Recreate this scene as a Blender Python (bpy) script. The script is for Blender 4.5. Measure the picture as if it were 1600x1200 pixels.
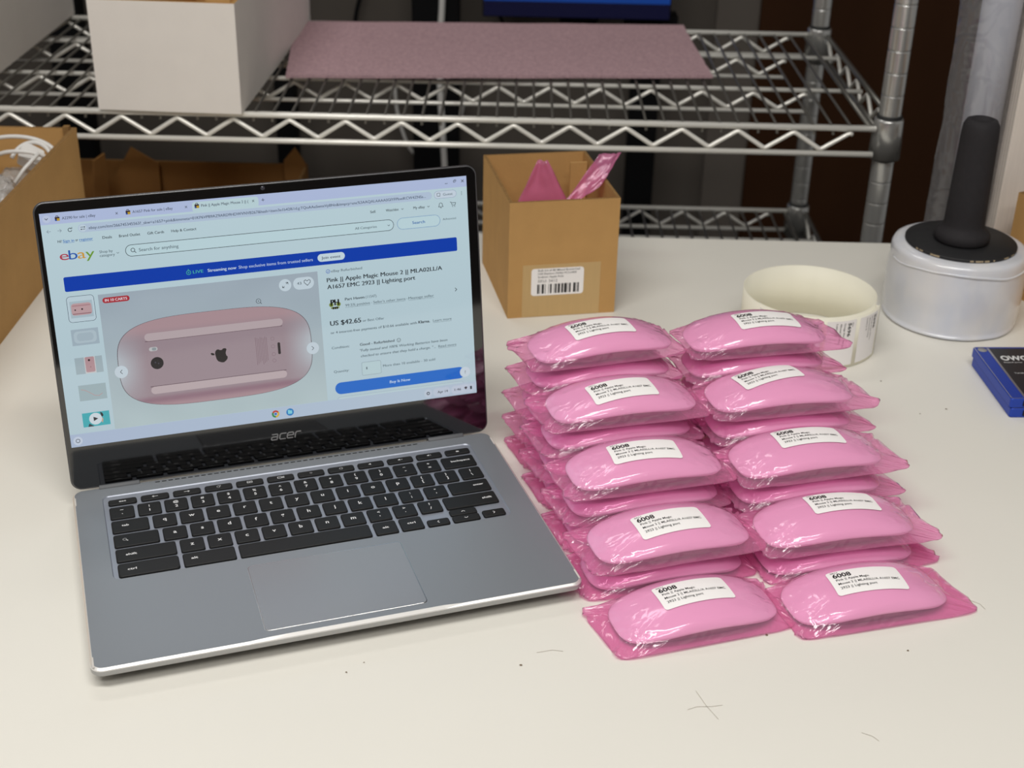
import bpy, bmesh, math, random
from mathutils import Vector, Matrix
from mathutils.geometry import tessellate_polygon
from mathutils import noise as mnoise

S = bpy.context.scene
COL = S.collection
for o in list(bpy.data.objects):
    bpy.data.objects.remove(o)
PI = math.pi
MM = 0.001

# ------------------------------------------------------------------ camera
CAM_H, PITCH, ROLL, FPX = 0.5726948, 0.480733171, 0.0232751065, 2196.89894
cp, sp, cr, sr = math.cos(PITCH), math.sin(PITCH), math.cos(ROLL), math.sin(ROLL)
Fv = Vector((0, cp, -sp)); Rv = Vector((1, 0, 0)); Uv = Vector((0, sp, cp))
R2 = Rv * cr + Uv * sr; U2 = -Rv * sr + Uv * cr
cam_d = bpy.data.cameras.new('camera'); cam = bpy.data.objects.new('camera', cam_d); COL.objects.link(cam)
cam.matrix_world = Matrix(((R2.x, U2.x, -Fv.x, 0), (R2.y, U2.y, -Fv.y, 0), (R2.z, U2.z, -Fv.z, CAM_H), (0, 0, 0, 1)))
cam_d.sensor_width = 36.0; cam_d.sensor_fit = 'HORIZONTAL'
cam_d.lens = FPX / 1600 * 36.0
cam_d.clip_start = 0.02; cam_d.clip_end = 30
cam_d.dof.use_dof = True; cam_d.dof.focus_distance = 0.98; cam_d.dof.aperture_fstop = 11.0
S.camera = cam

# ------------------------------------------------------------------ world, light, exposure
S.view_settings.view_transform = 'Standard'
S.view_settings.look = 'None'
S.view_settings.gamma = 1.0
S.view_settings.use_curve_mapping = False
S.view_settings.exposure = 0.0
S.cycles.transparent_max_bounces = 32
S.cycles.max_bounces = 10
w = bpy.data.worlds.new('world'); S.world = w; w.use_nodes = True
w.node_tree.nodes['Background'].inputs[0].default_value = (1.0, 0.98, 0.96, 1)
w.node_tree.nodes['Background'].inputs[1].default_value = 0.21

def area(name, loc, rot, sx, sy, power, color=(1, 0.96, 0.9)):
    d = bpy.data.lights.new(name, 'AREA'); d.shape = 'RECTANGLE'; d.size = sx; d.size_y = sy
    d.energy = power; d.color = color
    o = bpy.data.objects.new(name, d); COL.objects.link(o); o.location = loc; o.rotation_euler = rot
    return o
area('ceiling_light', (-0.25, 0.17, 1.75), (0, 0, 0), 1.8, 0.22, 26, (1, 0.98, 0.945))
area('ceiling_light_front', (0.0, -0.85, 1.95), (0, 0, 0), 2.0, 0.30, 23, (1, 0.98, 0.945))

area('ceiling_light_rear', (-0.75, 2.15, 2.15), (0, 0, 0), 1.1, 0.30, 7, (1, 0.985, 0.96))

# ------------------------------------------------------------------ colour + materials
def lin(c):
    return tuple(((v / 255) / 12.92 if v / 255 <= 0.04045 else ((v / 255 + 0.055) / 1.055) ** 2.4) for v in c)
MATS = {}
def mat(name, rgb, rough=0.5, metal=0.0, spec=0.5, noise=None, bump=None, coat=0.0, scale=(1, 1, 1)):
    """rgb in display values; noise=(scale, amount) varies the colour; bump=(scale, strength)."""
    if name in MATS: return MATS[name]
    m = bpy.data.materials.new(name); m.use_nodes = True; MATS[name] = m
    nt = m.node_tree; b = nt.nodes['Principled BSDF']
    c = lin(rgb)
    b.inputs['Base Color'].default_value = (*c, 1)
    b.inputs['Roughness'].default_value = rough; b.inputs['Metallic'].default_value = metal
    b.inputs['Specular IOR Level'].default_value = spec
    b.inputs['Coat Weight'].default_value = coat; b.inputs['Coat Roughness'].default_value = 0.08
    if noise or bump:
        tc = nt.nodes.new('ShaderNodeTexCoord'); mp = nt.nodes.new('ShaderNodeMapping')
        mp.inputs['Scale'].default_value = scale
        nt.links.new(tc.outputs['Object'], mp.inputs['Vector'])
    if noise:
        n = nt.nodes.new('ShaderNodeTexNoise'); n.inputs['Scale'].default_value = noise[0]; n.inputs['Detail'].default_value = 5
        nt.links.new(mp.outputs['Vector'], n.inputs['Vector'])
        mx = nt.nodes.new('ShaderNodeMix'); mx.data_type = 'RGBA'
        a = noise[1]
        mx.inputs[6].default_value = (*[max(0, v * (1 - a)) for v in c], 1)
        mx.inputs[7].default_value = (*[min(1, v * (1 + a)) for v in c], 1)
        nt.links.new(n.outputs['Fac'], mx.inputs[0]); nt.links.new(mx.outputs[2], b.inputs['Base Color'])
    if bump:
        n2 = nt.nodes.new('ShaderNodeTexNoise'); n2.inputs['Scale'].default_value = bump[0]; n2.inputs['Detail'].default_value = 4
        nt.links.new(mp.outputs['Vector'], n2.inputs['Vector'])
        bp = nt.nodes.new('ShaderNodeBump'); bp.inputs['Strength'].default_value = bump[1]; bp.inputs['Distance'].default_value = 0.001
        nt.links.new(n2.outputs['Fac'], bp.inputs['Height']); nt.links.new(bp.outputs['Normal'], b.inputs['Normal'])
    return m

def film_mat(name, tint, diff, fac, rough=0.12, crease=0.5, cscale=55, masked=True, fine=0.12):
    """thin plastic film: part passes tinted light, part scatters, with a clear gloss and creases"""
    m = bpy.data.materials.new(name); m.use_nodes = True; MATS[name] = m
    nt = m.node_tree; nt.nodes.remove(nt.nodes['Principled BSDF']); out = nt.nodes['Material Output']; L = nt.links.new
    t = nt.nodes.new('ShaderNodeBsdfTransparent'); t.inputs[0].default_value = (*tint, 1)
    d = nt.nodes.new('ShaderNodeBsdfDiffuse'); d.inputs[0].default_value = (*diff, 1)
    g = nt.nodes.new('ShaderNodeBsdfGlossy'); g.inputs['Roughness'].default_value = rough; g.inputs[0].default_value = (1, 1, 1, 1)
    fr = nt.nodes.new('ShaderNodeLayerWeight'); fr.inputs['Blend'].default_value = 0.5
    mx = nt.nodes.new('ShaderNodeMixShader'); mx.inputs[0].default_value = fac
    m2 = nt.nodes.new('ShaderNodeMixShader')
    L(t.outputs[0], mx.inputs[1]); L(d.outputs[0], mx.inputs[2]); L(mx.outputs[0], m2.inputs[1]); L(g.outputs[0], m2.inputs[2])
    tc = nt.nodes.new('ShaderNodeTexCoord')
    def math_(op, a, b=None, c=None):
        n = nt.nodes.new('ShaderNodeMath'); n.operation = op
        for i, v in enumerate((a, b, c)):
            if v is None: continue
            if isinstance(v, (int, float)): n.inputs[i].default_value = v
            else: L(v, n.inputs[i])
        return n.outputs[0]
    n1 = nt.nodes.new('ShaderNodeTexNoise'); n1.inputs['Scale'].default_value = cscale; n1.inputs['Detail'].default_value = 1.5; n1.inputs['Distortion'].default_value = 0.8
    L(tc.outputs['Object'], n1.inputs['Vector'])
    ridge = math_('ABSOLUTE', math_('SUBTRACT', n1.outputs['Fac'], 0.5))
    ridge = math_('MINIMUM', ridge, 0.09)
    n2 = nt.nodes.new('ShaderNodeTexNoise'); n2.inputs['Scale'].default_value = cscale * 3; n2.inputs['Detail'].default_value = 2
    L(tc.outputs['Object'], n2.inputs['Vector'])
    h = math_('ADD', math_('MULTIPLY', ridge, 6.0), math_('MULTIPLY', n2.outputs['Fac'], fine))
    bp = nt.nodes.new('ShaderNodeBump'); bp.inputs['Distance'].default_value = 0.0022
    if masked:
        sx = nt.nodes.new('ShaderNodeSeparateXYZ'); L(tc.outputs['Object'], sx.inputs[0])
        ax = math_('ABSOLUTE', sx.outputs[0]); ay = math_('ABSOLUTE', sx.outputs[1])
        mr = nt.nodes.new('ShaderNodeMapRange'); mr.interpolation_type = 'SMOOTHSTEP'
        for k_, v in ((1, 0.026), (2, 0.050), (3, 0.03), (4, 1.0)): mr.inputs[k_].default_value = v
        L(ax, mr.inputs[0])
        mr2 = nt.nodes.new('ShaderNodeMapRange'); mr2.interpolation_type = 'SMOOTHSTEP'
        for k_, v in ((1, 0.024), (2, 0.029), (3, 0.0), (4, 0.7)): mr2.inputs[k_].default_value = v
        L(ay, mr2.inputs[0])
        L(math_('MULTIPLY', math_('MAXIMUM', mr.outputs[0], mr2.outputs[0]), crease), bp.inputs['Strength'])
    else: bp.inputs['Strength'].default_value = crease
    L(h, bp.inputs['Height'])
    L(bp.outputs['Normal'], g.inputs['Normal']); L(bp.outputs['Normal'], fr.inputs['Normal'])
    L(math_('ADD', math_('MULTIPLY', math_('POWER', fr.outputs['Facing'], 5.0), 0.95), 0.05), m2.inputs[0]); L(m2.outputs[0], out.inputs[0])
    return m

M_TABLE = mat('table_laminate', (229, 226, 217), 0.42, noise=(3.5, 0.05), spec=0.35, bump=(260, 0.05))
M_CHROME = mat('lit_chrome_wire', (252, 250, 242), 0.26, metal=0.3, spec=0.6)  # near-white base carries the bright reflections on rails and zigzags
M_WIRE = mat('dark_chrome_wire', (150, 148, 142), 0.36, metal=0.85)  # same chrome, painted darker for the dimmer deck wires and end bars
M_CHROME2 = mat('chrome_post', (200, 200, 197), 0.22, metal=0.7)
M_GROOVE = mat('post_groove', (215, 213, 205), 0.3, metal=1.0)
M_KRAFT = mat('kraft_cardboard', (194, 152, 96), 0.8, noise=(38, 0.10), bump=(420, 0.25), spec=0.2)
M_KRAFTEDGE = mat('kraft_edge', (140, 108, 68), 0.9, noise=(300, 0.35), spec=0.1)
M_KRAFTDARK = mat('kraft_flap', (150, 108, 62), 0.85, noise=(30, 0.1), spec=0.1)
M_TAPE = mat('paper_tape', (200, 168, 116), 0.45, noise=(60, 0.06), spec=0.4, scale=(6, 1, 0.6))
M_WHITEBOX = mat('white_cardboard', (240, 234, 227), 0.75, noise=(30, 0.04), spec=0.2)
M_FOAM = mat('pink_foam', (184, 152, 158), 0.85, noise=(260, 0.42), bump=(400, 0.9), spec=0.3)
M_PAPER = mat('label_paper', (250, 247, 245), 0.55, spec=0.3)
M_INK = mat('black_ink', (34, 32, 32), 0.6)
M_INKGREY = mat('grey_ink', (90, 86, 84), 0.6)
M_ALU = mat('laptop_grey_metal', (138, 143, 149), 0.42, metal=0.35, spec=0.4, bump=(900, 0.03))
M_ALUTRAY = mat('keyboard_tray_metal', (146, 151, 162), 0.34, metal=0.35)
M_EDGE = mat('polished_edge', (245, 243, 240), 0.40, metal=0.6)
M_KEY = mat('key_plastic', (26, 26, 26), 0.48, spec=0.3, bump=(800, 0.05))
M_LEG = mat('key_legend', (225, 225, 225), 0.5)
M_BEZEL = mat('black_glass', (5, 5, 6), 0.04, spec=1.0, coat=0.7)
M_RUBBER = mat('black_rubber', (22, 22, 22), 0.7)
M_LOGO = mat('silver_logo', (190, 190, 192), 0.3, metal=0.8)
M_SHELL = mat('mouse_shell', (246, 238, 242), 0.25, spec=0.5)
M_MBASE = mat('mouse_underside', (140, 108, 118), 0.35, metal=0.5)
M_FILM = film_mat('pink_antistatic_film', (0.985, 0.69, 0.855), (0.95, 0.42, 0.66), 0.22, rough=0.13, crease=0.42, cscale=42)
M_WRAP = mat('stretch_wrap', (226, 224, 224), 0.2, noise=(14, 0.05), spec=0.6, bump=(60, 0.15), coat=0.5, scale=(0.6, 0.6, 5))
M_DISC = mat('black_disc', (26, 26, 28), 0.6, noise=(300, 0.5))
M_CHIP = mat('bare_card_edge', (178, 160, 130), 0.9)
M_HANDLE = mat('black_foam_handle', (42, 40, 42), 0.75, noise=(200, 0.15), bump=(500, 0.2), spec=0.25)
M_LABELROLL = mat('label_liner', (242, 238, 220), 0.5, noise=(50, 0.04), spec=0.3, scale=(1, 1, 0.05))
M_BLUE = mat('blue_anodised', (44, 74, 180), 0.4, metal=0.35, spec=0.4)
M_DARKLBL = mat('dark_label', (36, 38, 46), 0.35)
M_SILVER = mat('bright_bevel', (190, 190, 200), 0.3, metal=0.8)
M_WALL = mat('grey_wall_panel', (96, 90, 84), 0.85, noise=(6, 0.08), spec=0.1)
M_DOOR = mat('dark_brown_panel', (60, 37, 22), 0.6, noise=(7, 0.35), spec=0.1, scale=(1, 1, 0.25))
M_BLACK = mat('black_metal', (12, 12, 14), 0.6, spec=0.2)
M_WHITEPL = mat('white_plastic', (228, 226, 222), 0.35, noise=(40, 0.03))
M_FLOOR = mat('floor_vinyl', (70, 66, 62), 0.6, noise=(10, 0.1))
M_CLEAR = film_mat('clear_plastic_film', (0.93, 0.94, 0.96), (0.40, 0.40, 0.41), 0.17, crease=0.7, cscale=30, masked=False, fine=0.2)
M_SHEET = film_mat('pink_sheet_film', (0.96, 0.50, 0.74), (0.90, 0.34, 0.58), 0.34, rough=0.2, crease=0.08, cscale=30, masked=False)
M_BAG = film_mat('hazy_bag_film', (0.92, 0.92, 0.93), (0.62, 0.60, 0.57), 0.42, crease=0.9, cscale=34, masked=False, fine=0.25)
M_STREAK = mat('white_foam_edges', (226, 216, 206), 0.7, noise=(60, 0.12), spec=0.2, scale=(8, 8, 0.3))

# ------------------------------------------------------------------ helpers
def tag(o, label=None, cat=None, group=None, kind=None):
    if label: o['label'] = label
    if cat: o['category'] = cat
    if group: o['group'] = group
    if kind: o['kind'] = kind
    return o
def empty(name, loc=(0, 0, 0), rz=0, label=None, cat=None, group=None):
    o = bpy.data.objects.new(name, None); COL.objects.link(o)
    o.location = loc; o.rotation_euler = (0, 0, rz); o.empty_display_size = 0.02
    return tag(o, label, cat, group)

class MB:
    def __init__(s): s.v = []; s.f = []; s.m = []; s.sm = []
    def add(s, vs, fs, m=0, smooth=False):
        n = len(s.v); s.v += [tuple(p) for p in vs]
        for f in fs:
            s.f.append(tuple(n + i for i in f)); s.m.append(m); s.sm.append(smooth)
        return s
    def box(s, x0, y0, z0, x1, y1, z1, m=0, M=None):
        vs = [Vector(p) for p in ((x0, y0, z0), (x1, y0, z0), (x1, y1, z0), (x0, y1, z0), (x0, y0, z1), (x1, y0, z1), (x1, y1, z1), (x0, y1, z1))]
        if M: vs = [M @ p for p in vs]
        return s.add(vs, [(0, 3, 2, 1), (4, 5, 6, 7), (0, 1, 5, 4), (1, 2, 6, 5), (2, 3, 7, 6), (3, 0, 4, 7)], m)
    def loops(s, rings, m=0, smooth=True, cap0=True, cap1=True, closed=True):
        n = len(rings[0]); vs = [p for r in rings for p in r]; fs = []
        for i in range(len(rings) - 1):
            for j in range(n if closed else n - 1):
                k = (j + 1) % n
                fs.append((i * n + j, i * n + k, (i + 1) * n + k, (i + 1) * n + j))
        base = len(s.v); s.add(vs, fs, m, smooth)
        if cap0: s.f.append(tuple(base + j for j in reversed(range(n)))); s.m.append(m); s.sm.append(False)
        if cap1: s.f.append(tuple(base + (len(rings) - 1) * n + j for j in range(n))); s.m.append(m); s.sm.append(False)
        return s
    def lathe(s, prof, n=64, m=0, smooth=True, c=(0, 0), cap0=True, cap1=True):
        rings = [[(c[0] + r * math.cos(2 * PI * j / n), c[1] + r * math.sin(2 * PI * j / n), z) for j in range(n)] for r, z in prof]
        return s.loops(rings, m, smooth, cap0, cap1)
    def tube(s, path, r, n=10, m=0, cap=True, closed=False):
        P = [Vector(p) for p in path]; rings = []
        prev = None
        for i, p in enumerate(P):
            a = P[i - 1] if (i > 0 or closed) else P[0]; b = P[(i + 1) % len(P)] if (i < len(P) - 1 or closed) else P[-1]
            t = (b - a).normalized()
            if prev is None:
                u = t.orthogonal().normalized()
            else:
                u = (prev - t * prev.dot(t)).normalized()
            prev = u; v = t.cross(u)
            rr = r[i] if isinstance(r, (list, tuple)) else r
            rings.append([p + (u * math.cos(2 * PI * j / n) + v * math.sin(2 * PI * j / n)) * rr for j in range(n)])
        if closed: rings.append(rings[0])
        return s.loops(rings, m, True, cap and not closed, cap and not closed)
    def prism(s, poly, z0, z1, m=0, M=None):
        n = len(poly)
        vs = [Vector((x, y, z0)) for x, y in poly] + [Vector((x, y, z1)) for x, y in poly]
        if M: vs = [M @ p for p in vs]
        return s.add(vs, [tuple(reversed(range(n))), tuple(range(n, 2 * n))] + [(i, (i + 1) % n, n + (i + 1) % n, n + i) for i in range(n)], m)
    def build(s, name, mats, parent=None, loc=None, rot=None, bevel=0):
        me = bpy.data.meshes.new(name); me.from_pydata(s.v, [], s.f)
        if not isinstance(mats, (list, tuple)): mats = [mats]
        for mm_ in mats: me.materials.append(mm_)
        me.polygons.foreach_set('material_index', s.m); me.polygons.foreach_set('use_smooth', s.sm)
        me.validate()
        bm_ = bmesh.new(); bm_.from_mesh(me); bmesh.ops.recalc_face_normals(bm_, faces=bm_.faces); bm_.to_mesh(me); bm_.free(); me.update()
        o = bpy.data.objects.new(name, me); COL.objects.link(o)
        if parent: o.parent = parent
        if loc: o.location = loc
        if rot: o.rotation_euler = rot
        if bevel:
            b = o.modifiers.new('bevel', 'BEVEL'); b.width = bevel; b.segments = 3; b.limit_method = 'ANGLE'; b.angle_limit = math.radians(40)
        return o

_tc = {}
DOUBLED = [False]
def text_raw(string, bold=0.0, shear=0.0):
    """flat letters as (verts, faces) with cap height 1, starting at x=0 on baseline y=0"""
    k = (string, bold, shear, DOUBLED[0])
    if k in _tc: return _tc[k]
    cu = bpy.data.curves.new('t', 'FONT'); cu.body = string; cu.size = 1; cu.offset = 0 if DOUBLED[0] else bold; cu.shear = shear; cu.resolution_u = 3
    ob = bpy.data.objects.new('t', cu); COL.objects.link(ob)
    me = ob.to_mesh()
    vs = [(v.co.x, v.co.y) for v in me.vertices]; fs = [tuple(p.vertices) for p in me.polygons]
    ob.to_mesh_clear(); bpy.data.objects.remove(ob); bpy.data.curves.remove(cu)
    if vs:
        x0 = min(p[0] for p in vs); vs = [((x - x0) / CAP, y / CAP) for x, y in vs]
        if bold and DOUBLED[0]:            # heavier strokes: the same letters set side by side
            k0 = len(vs); base = list(vs); bf = list(fs); sh = bold * 3.2
            for q in (1, 2):
                vs = vs + [(x + sh * q / 2, y) for x, y in base]; fs = fs + [tuple(i + k0 * q for i in f) for f in bf]
    _tc[k] = (vs, fs); return _tc[k]
CAP = 1.0
CAP = max(p[1] for p in text_raw('H')[0]); _tc.clear()
def text_fit(string, x0, x1, cap, bold=0.0, shear=0.0):
    vs, fs = text_raw(string, bold, shear)
    wd = max(p[0] for p in vs) or 1
    sx = (x1 - x0) / wd if x1 is not None else cap
    return [(x0 + x * sx, y * cap) for x, y in vs], fs

def rrect(x0, y0, x1, y1, r, nc=6, ns=1):
    """rounded rectangle outline, counter clockwise; ns points per straight side between corners"""
    pts = []
    cs = [(x1 - r, y0 + r, -PI / 2), (x1 - r, y1 - r, 0), (x0 + r, y1 - r, PI / 2), (x0 + r, y0 + r, PI)]
    for i, (cx, cy, a0) in enumerate(cs):
        for j in range(nc + 1):
            a = a0 + PI / 2 * j / nc
            pts.append((cx + r * math.cos(a), cy + r * math.sin(a)))
        nx = cs[(i + 1) % 4]; a1 = nx[2]
        p = pts[-1]; qx, qy = nx[0] + r * math.cos(a1), nx[1] + r * math.sin(a1)
        for k in range(1, ns):
            pts.append((p[0] + (qx - p[0]) * k / ns, p[1] + (qy - p[1]) * k / ns))
    return pts

# ------------------------------------------------------------------ the room
def struct(name, mb, m, **k):
    o = mb.build(name, m, **k); o['kind'] = 'structure'; return o
struct('floor', MB().box(-2.6, -1.6, -0.80, 2.2, 2.72, -0.75), M_FLOOR)
mb = MB().box(-2.6, 2.62, -0.75, 0.44, 2.72, 2.2)
struct('wall_back', mb, M_WALL)
mb = MB().box(0.44, 2.60, -0.75, 2.2, 2.72, 2.2)
struct('wall_back_brown', mb, M_DOOR)
struct('ceiling', MB().box(-2.6, -1.6, 2.20, 2.2, 2.72, 2.25), mat('ceiling_white', (205, 203, 198), 0.9))
struct('wall_front', MB().box(-2.6, -1.7, -0.75, 2.2, -1.6, 2.2), mat('grey_room_wall', (92, 86, 82), 0.9))
struct('trim_1', MB().box(0.36, 2.605, -0.75, 0.44, 2.62, 2.2), mat('grey_trim', (104, 97, 90), 0.8), bevel=0.003)

# ------------------------------------------------------------------ work table
tb = empty('work_table', (0, 0, 0), 0, 'long table with a worn off-white laminate top under the laptop', 'table')
MB().box(-1.3, -0.35, -0.030, 1.2, 1.458, 0.0).build('tabletop', M_TABLE, tb, bevel=0.003)
for x in (-1.2, 1.1):
    for y in (-0.28, 1.39):
        MB().box(x - 0.025, y - 0.025, -0.75, x + 0.025, y + 0.025, -0.030).build('leg', M_BLACK, tb)
# small specks on the laminate
random.seed(4)
for (x, y, r) in ((0.010, 0.711, .0011), (0.262, 0.735, .0009), (0.172, 0.748, .0010), (0.375, 1.07, .0012), (0.330, 1.12, .0009), (-0.10, 0.70, .0007), (-0.09, 0.71, .0006), (0.35, 1.06, .0008), (0.115, 1.22, .0013)):
    n = 7; mb = MB(); mb.add([(x + r * math.cos(2 * PI * j / n) * random.uniform(.6, 1.2), y + r * math.sin(2 * PI * j / n) * random.uniform(.6, 1.2), 0.00035) for j in range(n)], [tuple(range(n))])
    mb.build('speck', mat('brown_speck', (120, 104, 84), 0.8), tb)

# hairline scuffs in the laminate
for pts in (((0.112, 0.672), (0.118, 0.675), (0.127, 0.6755), (0.134, 0.677)), ((0.119, 0.690), (0.124, 0.676), (0.130, 0.664)), ((0.215, 0.655), (0.221, 0.652), (0.224, 0.648)), ((0.232, 0.575), (0.240, 0.572), (0.243, 0.578)), ((0.02, 0.724), (0.03, 0.727), (0.037, 0.726)), ((0.318, 0.792), (0.324, 0.788), (0.326, 0.782)), ((0.30, 0.612), (0.312, 0.609), (0.309, 0.603))):
    vs = []; w_ = 0.00016
    for i_, (x, y) in enumerate(pts):
        q = pts[min(i_ + 1, len(pts) - 1)]; p = pts[max(i_ - 1, 0)]; d = Vector((q[0] - p[0], q[1] - p[1])).normalized()
        vs += [(x - d.y * w_, y + d.x * w_, 0.0003), (x + d.y * w_, y - d.x * w_, 0.0003)]
    MB().add(vs, [(2 * k_, 2 * k_ + 1, 2 * k_ + 3, 2 * k_ + 2) for k_ in range(len(pts) - 1)]).build('scuff', mat('grey_scuff', (182, 175, 162), 0.7), tb)

# ------------------------------------------------------------------ wire shelving
ZS = 0.105
PX, PYF, PYR, PXL = 0.4215, 1.560, 1.990, -0.80
rack = empty('wire_shelving_unit', (PX, PYF, -0.75), 0, 'chrome wire shelving unit standing behind the white table', 'shelving unit')
def rp(o):
    o.parent = rack; o.matrix_parent_inverse = Matrix.Translation((-PX, -PYF, 0.75)); return o
for x in (PX, PXL):
    for y in (PYF, PYR):
        mb = MB(); prof = [(0.0127, -0.73)]
        z = -0.70
        while z < 0.92:
            prof += [(0.0127, z - 0.0016), (0.0127, z - 0.0011), (0.0122, z - 0.0006), (0.0122, z + 0.0006), (0.0127, z + 0.0011), (0.0127, z + 0.0016)]; z += 0.0254
        prof.append((0.0127, 0.93))
        mb.lathe(prof, 32, c=(x, y)); mb.m = [0] * len(mb.m)
        rp(mb.build('post', M_CHROME2))
        rp(MB().lathe([(0.016, -0.75), (0.016, -0.742), (0.008, -0.738), (0.008, -0.73)], 20, c=(x, y)).build('foot', M_RUBBER))

def wire_shelf(zt, ends=True):
    mb = MB()
    xl, xr, yf, yr = PXL + 0.017, PX - 0.017, PYF - 0.013, PYR - 0.002
    R = 0.0034
    zr = zt - R
    def bar(p, q, r=R, m=0): mb.tube([p, q], r, 10, m)
    def truss(a, b, ztop, zbot, r=0.0026, pitch=0.0635, off=0.0, up_first=True):
        a = Vector(a); b = Vector(b); L = (b - a).length; d = (b - a) / L
        n = int((L - 0.02) / (pitch / 2)); pts = []
        s0 = (L - n * pitch / 2) / 2
        for i in range(n + 1):
            p = a + d * (s0 + i * pitch / 2); top = (i % 2 == 0) == up_first
            zc = ztop if top else zbot
            for k in (-1, 0, 1):
                q = p + d * (k * 0.0028); dz = (0.0012 if k else 0) * (-1 if top else 1)
                pts.append((q.x, q.y, zc + dz))
        mb.tube(pts, r, 8)
    drop = 0.030
    # front and rear: top rail, bottom rail, zigzag; then two trusses in between
    for y in (yf, yr):
        bar((xl, y, zr), (xr, y, zr)); bar((xl, y, zr - drop), (xr, y, zr - drop))
        truss((xl, y, 0), (xr - 0.012, y, 0), zr - 0.0058, zr - drop + 0.0052)
    bar((xl, yf + 0.024, zr - 0.006), (xr + 0.012, yf + 0.024, zr - 0.006), 0.0028)
    for y in (yf + 0.175, yf + 0.335):
        bar((xl, y, zr - 0.006), (xr + 0.022, y, zr - 0.006), 0.0028)
        bar((xl + 0.04, y, zr - 0.033), (xr - 0.045, y, zr - 0.033), 0.0028)
        truss((xl + 0.04, y, 0), (xr - 0.03, y, 0), zr - 0.011, zr - 0.029)
    # the two ends
    for x in (PX + 0.010, PXL - 0.010):
        y0, y1 = PYF + 0.012, PYR - 0.012
        bar((x, y0, zr), (x, y1, zr), m=1); bar((x, y0, zr - drop), (x, y1, zr - drop), m=1)
        truss((x, y0, 0), (x, y1, 0), zr - 0.0058, zr - drop + 0.0052)
        xi = x - 0.030 if x > 0 else x + 0.030
        bar((xi, y0 - 0.01, zr - 0.003), (xi, y1 + 0.01, zr - 0.003), 0.0028, 1)
    fr = mb
    o = rp(fr.build('wire_shelf', [M_CHROME, M_WIRE]))
    # deck wires with their turned-down ends
    mb = MB(); n = int((xr - xl - 0.02) / 0.0212); x = xr - 0.026
    for i in range(n):
        mb.tube([(x, yf + 0.002, zr - 0.0085), (x, yf + 0.0035, zr - 0.004), (x, yf + 0.008, zr - 0.0005), (x, yr - 0.006, zr - 0.0005), (x, yr - 0.002, zr - 0.004)], 0.00165, 7)
        x -= 0.0212
    d = mb.build('deck_wires', M_WIRE, o)
    # collars round the posts
    for px in (PX, PXL):
        for py in (PYF, PYR):
            MB().lathe([(0.0137, zt + 0.006), (0.0158, zt + 0.006), (0.0165, zt + 0.004), (0.0185, zt - 0.040), (0.0137, zt - 0.040)], 40, c=(px, py), cap0=False, cap1=False).build('collar', M_CHROME2, o)
            MB().lathe([(0.0132, zt + 0.010), (0.0142, zt + 0.010), (0.0146, zt - 0.0425), (0.0132, zt - 0.0425)], 30, c=(px, py), cap0=False, cap1=False).build('sleeve', M_RUBBER if True else M_BLACK, o)
    return o
wire_shelf(ZS); wire_shelf(-0.158); 

# ------------------------------------------------------------------ cardboard boxes
def quad_board(mb, p0, p1, p2, p3, t, m=0, edge=1):
    """board of thickness t between the quad and its copy moved along -normal; faces m, rims edge"""
    P = [Vector(p) for p in (p0, p1, p2, p3)]
    n = (P[1] - P[0]).cross(P[3] - P[0]).normalized() * t
    Q = [p - n for p in P]; vs = P + Q
    mb.add(vs, [(0, 1, 2, 3), (7, 6, 5, 4)], m)
    mb.add(vs, [(0, 4, 5, 1), (1, 5, 6, 2), (3, 7, 4, 0)], m); mb.add(vs, [(2, 6, 7, 3)], edge)
def open_box(name, W, D, H, t, m, loc, rz, label, cat, names=True):
    root = empty(name, loc, rz, label, cat)
    mb = MB()
    mb.box(t, t, 0.0005, W - t, D - t, t, 0)
    # four walls as boards with rims of bare corrugated edge
    quad_board(mb, (0, 0, 0.0), (W, 0, 0.0), (W, 0, H), (0, 0, H), t)
    g = t + 0.00005
    quad_board(mb, (W, g, 0.0), (W, D - g, 0.0), (W, D - g, H), (W, g, H), t)
    quad_board(mb, (W, D, 0.0), (0, D, 0.0), (0, D, H), (W, D, H), t)
    quad_board(mb, (0, D - g, 0.0), (0, g, 0.0), (0, g, H), (0, D - g, H), t)
    o = mb.build('box_walls', [m, M_KRAFTEDGE], root)
    return root, o
kraft, kb_ = open_box('cardboard_box', 0.1065, 0.142, 0.118, 0.003, M_KRAFT, (-0.006, 1.2345, 0), math.radians(11.5),
    'small open kraft cardboard box with a barcode sticker, standing behind the pink packages', 'box')
# folded edge inside at the rear right corner
MB().box(0.084, 0.112, 0.004, 0.1010, 0.1145, 0.116).build('inner_flap', [M_KRAFT], kraft)
MB().box(0.0140, -0.00035, 0.0005, 0.0905, 0.0, 0.0545).build('paper_tape', M_TAPE, kraft)
st = MB().prism([(x, y) for x, y in rrect(0.0225, 0.0225, 0.0740, 0.0505, 0.003)], 0, 0.0002, M=Matrix.Rotation(PI / 2, 4, 'X') @ Matrix.Translation((0, 0, 0.00036)))
so = st.build('sticker', M_PAPER, kraft); so['label'] = 'white barcode sticker'
mb = MB()
def wall_text(mb, s, x0, x1, z, cap, bold=0.0, m=0, y=-0.00065):
    vs, fs = text_fit(s, x0, x1, cap, bold); mb.add([(px, y, z + py) for px, py in vs], fs, m)
wall_text(mb, 'Bulk lot of 80 Mixed Brand Dell', 0.0290, 0.0700, 0.0476, 0.0019, 0.004)
wall_text(mb, '1GB Shadows DDR2 PC2-6400', 0.0290, 0.0665, 0.0443, 0.0019, 0.004)
wall_text(mb, 'Sodimm Apple Pulls', 0.0290, 0.0540, 0.0409, 0.0019, 0.004)
wall_text(mb, 'SKU: 3412', 0.0290, 0.0480, 0.0362, 0.0028, 0.0, 1)
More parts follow.
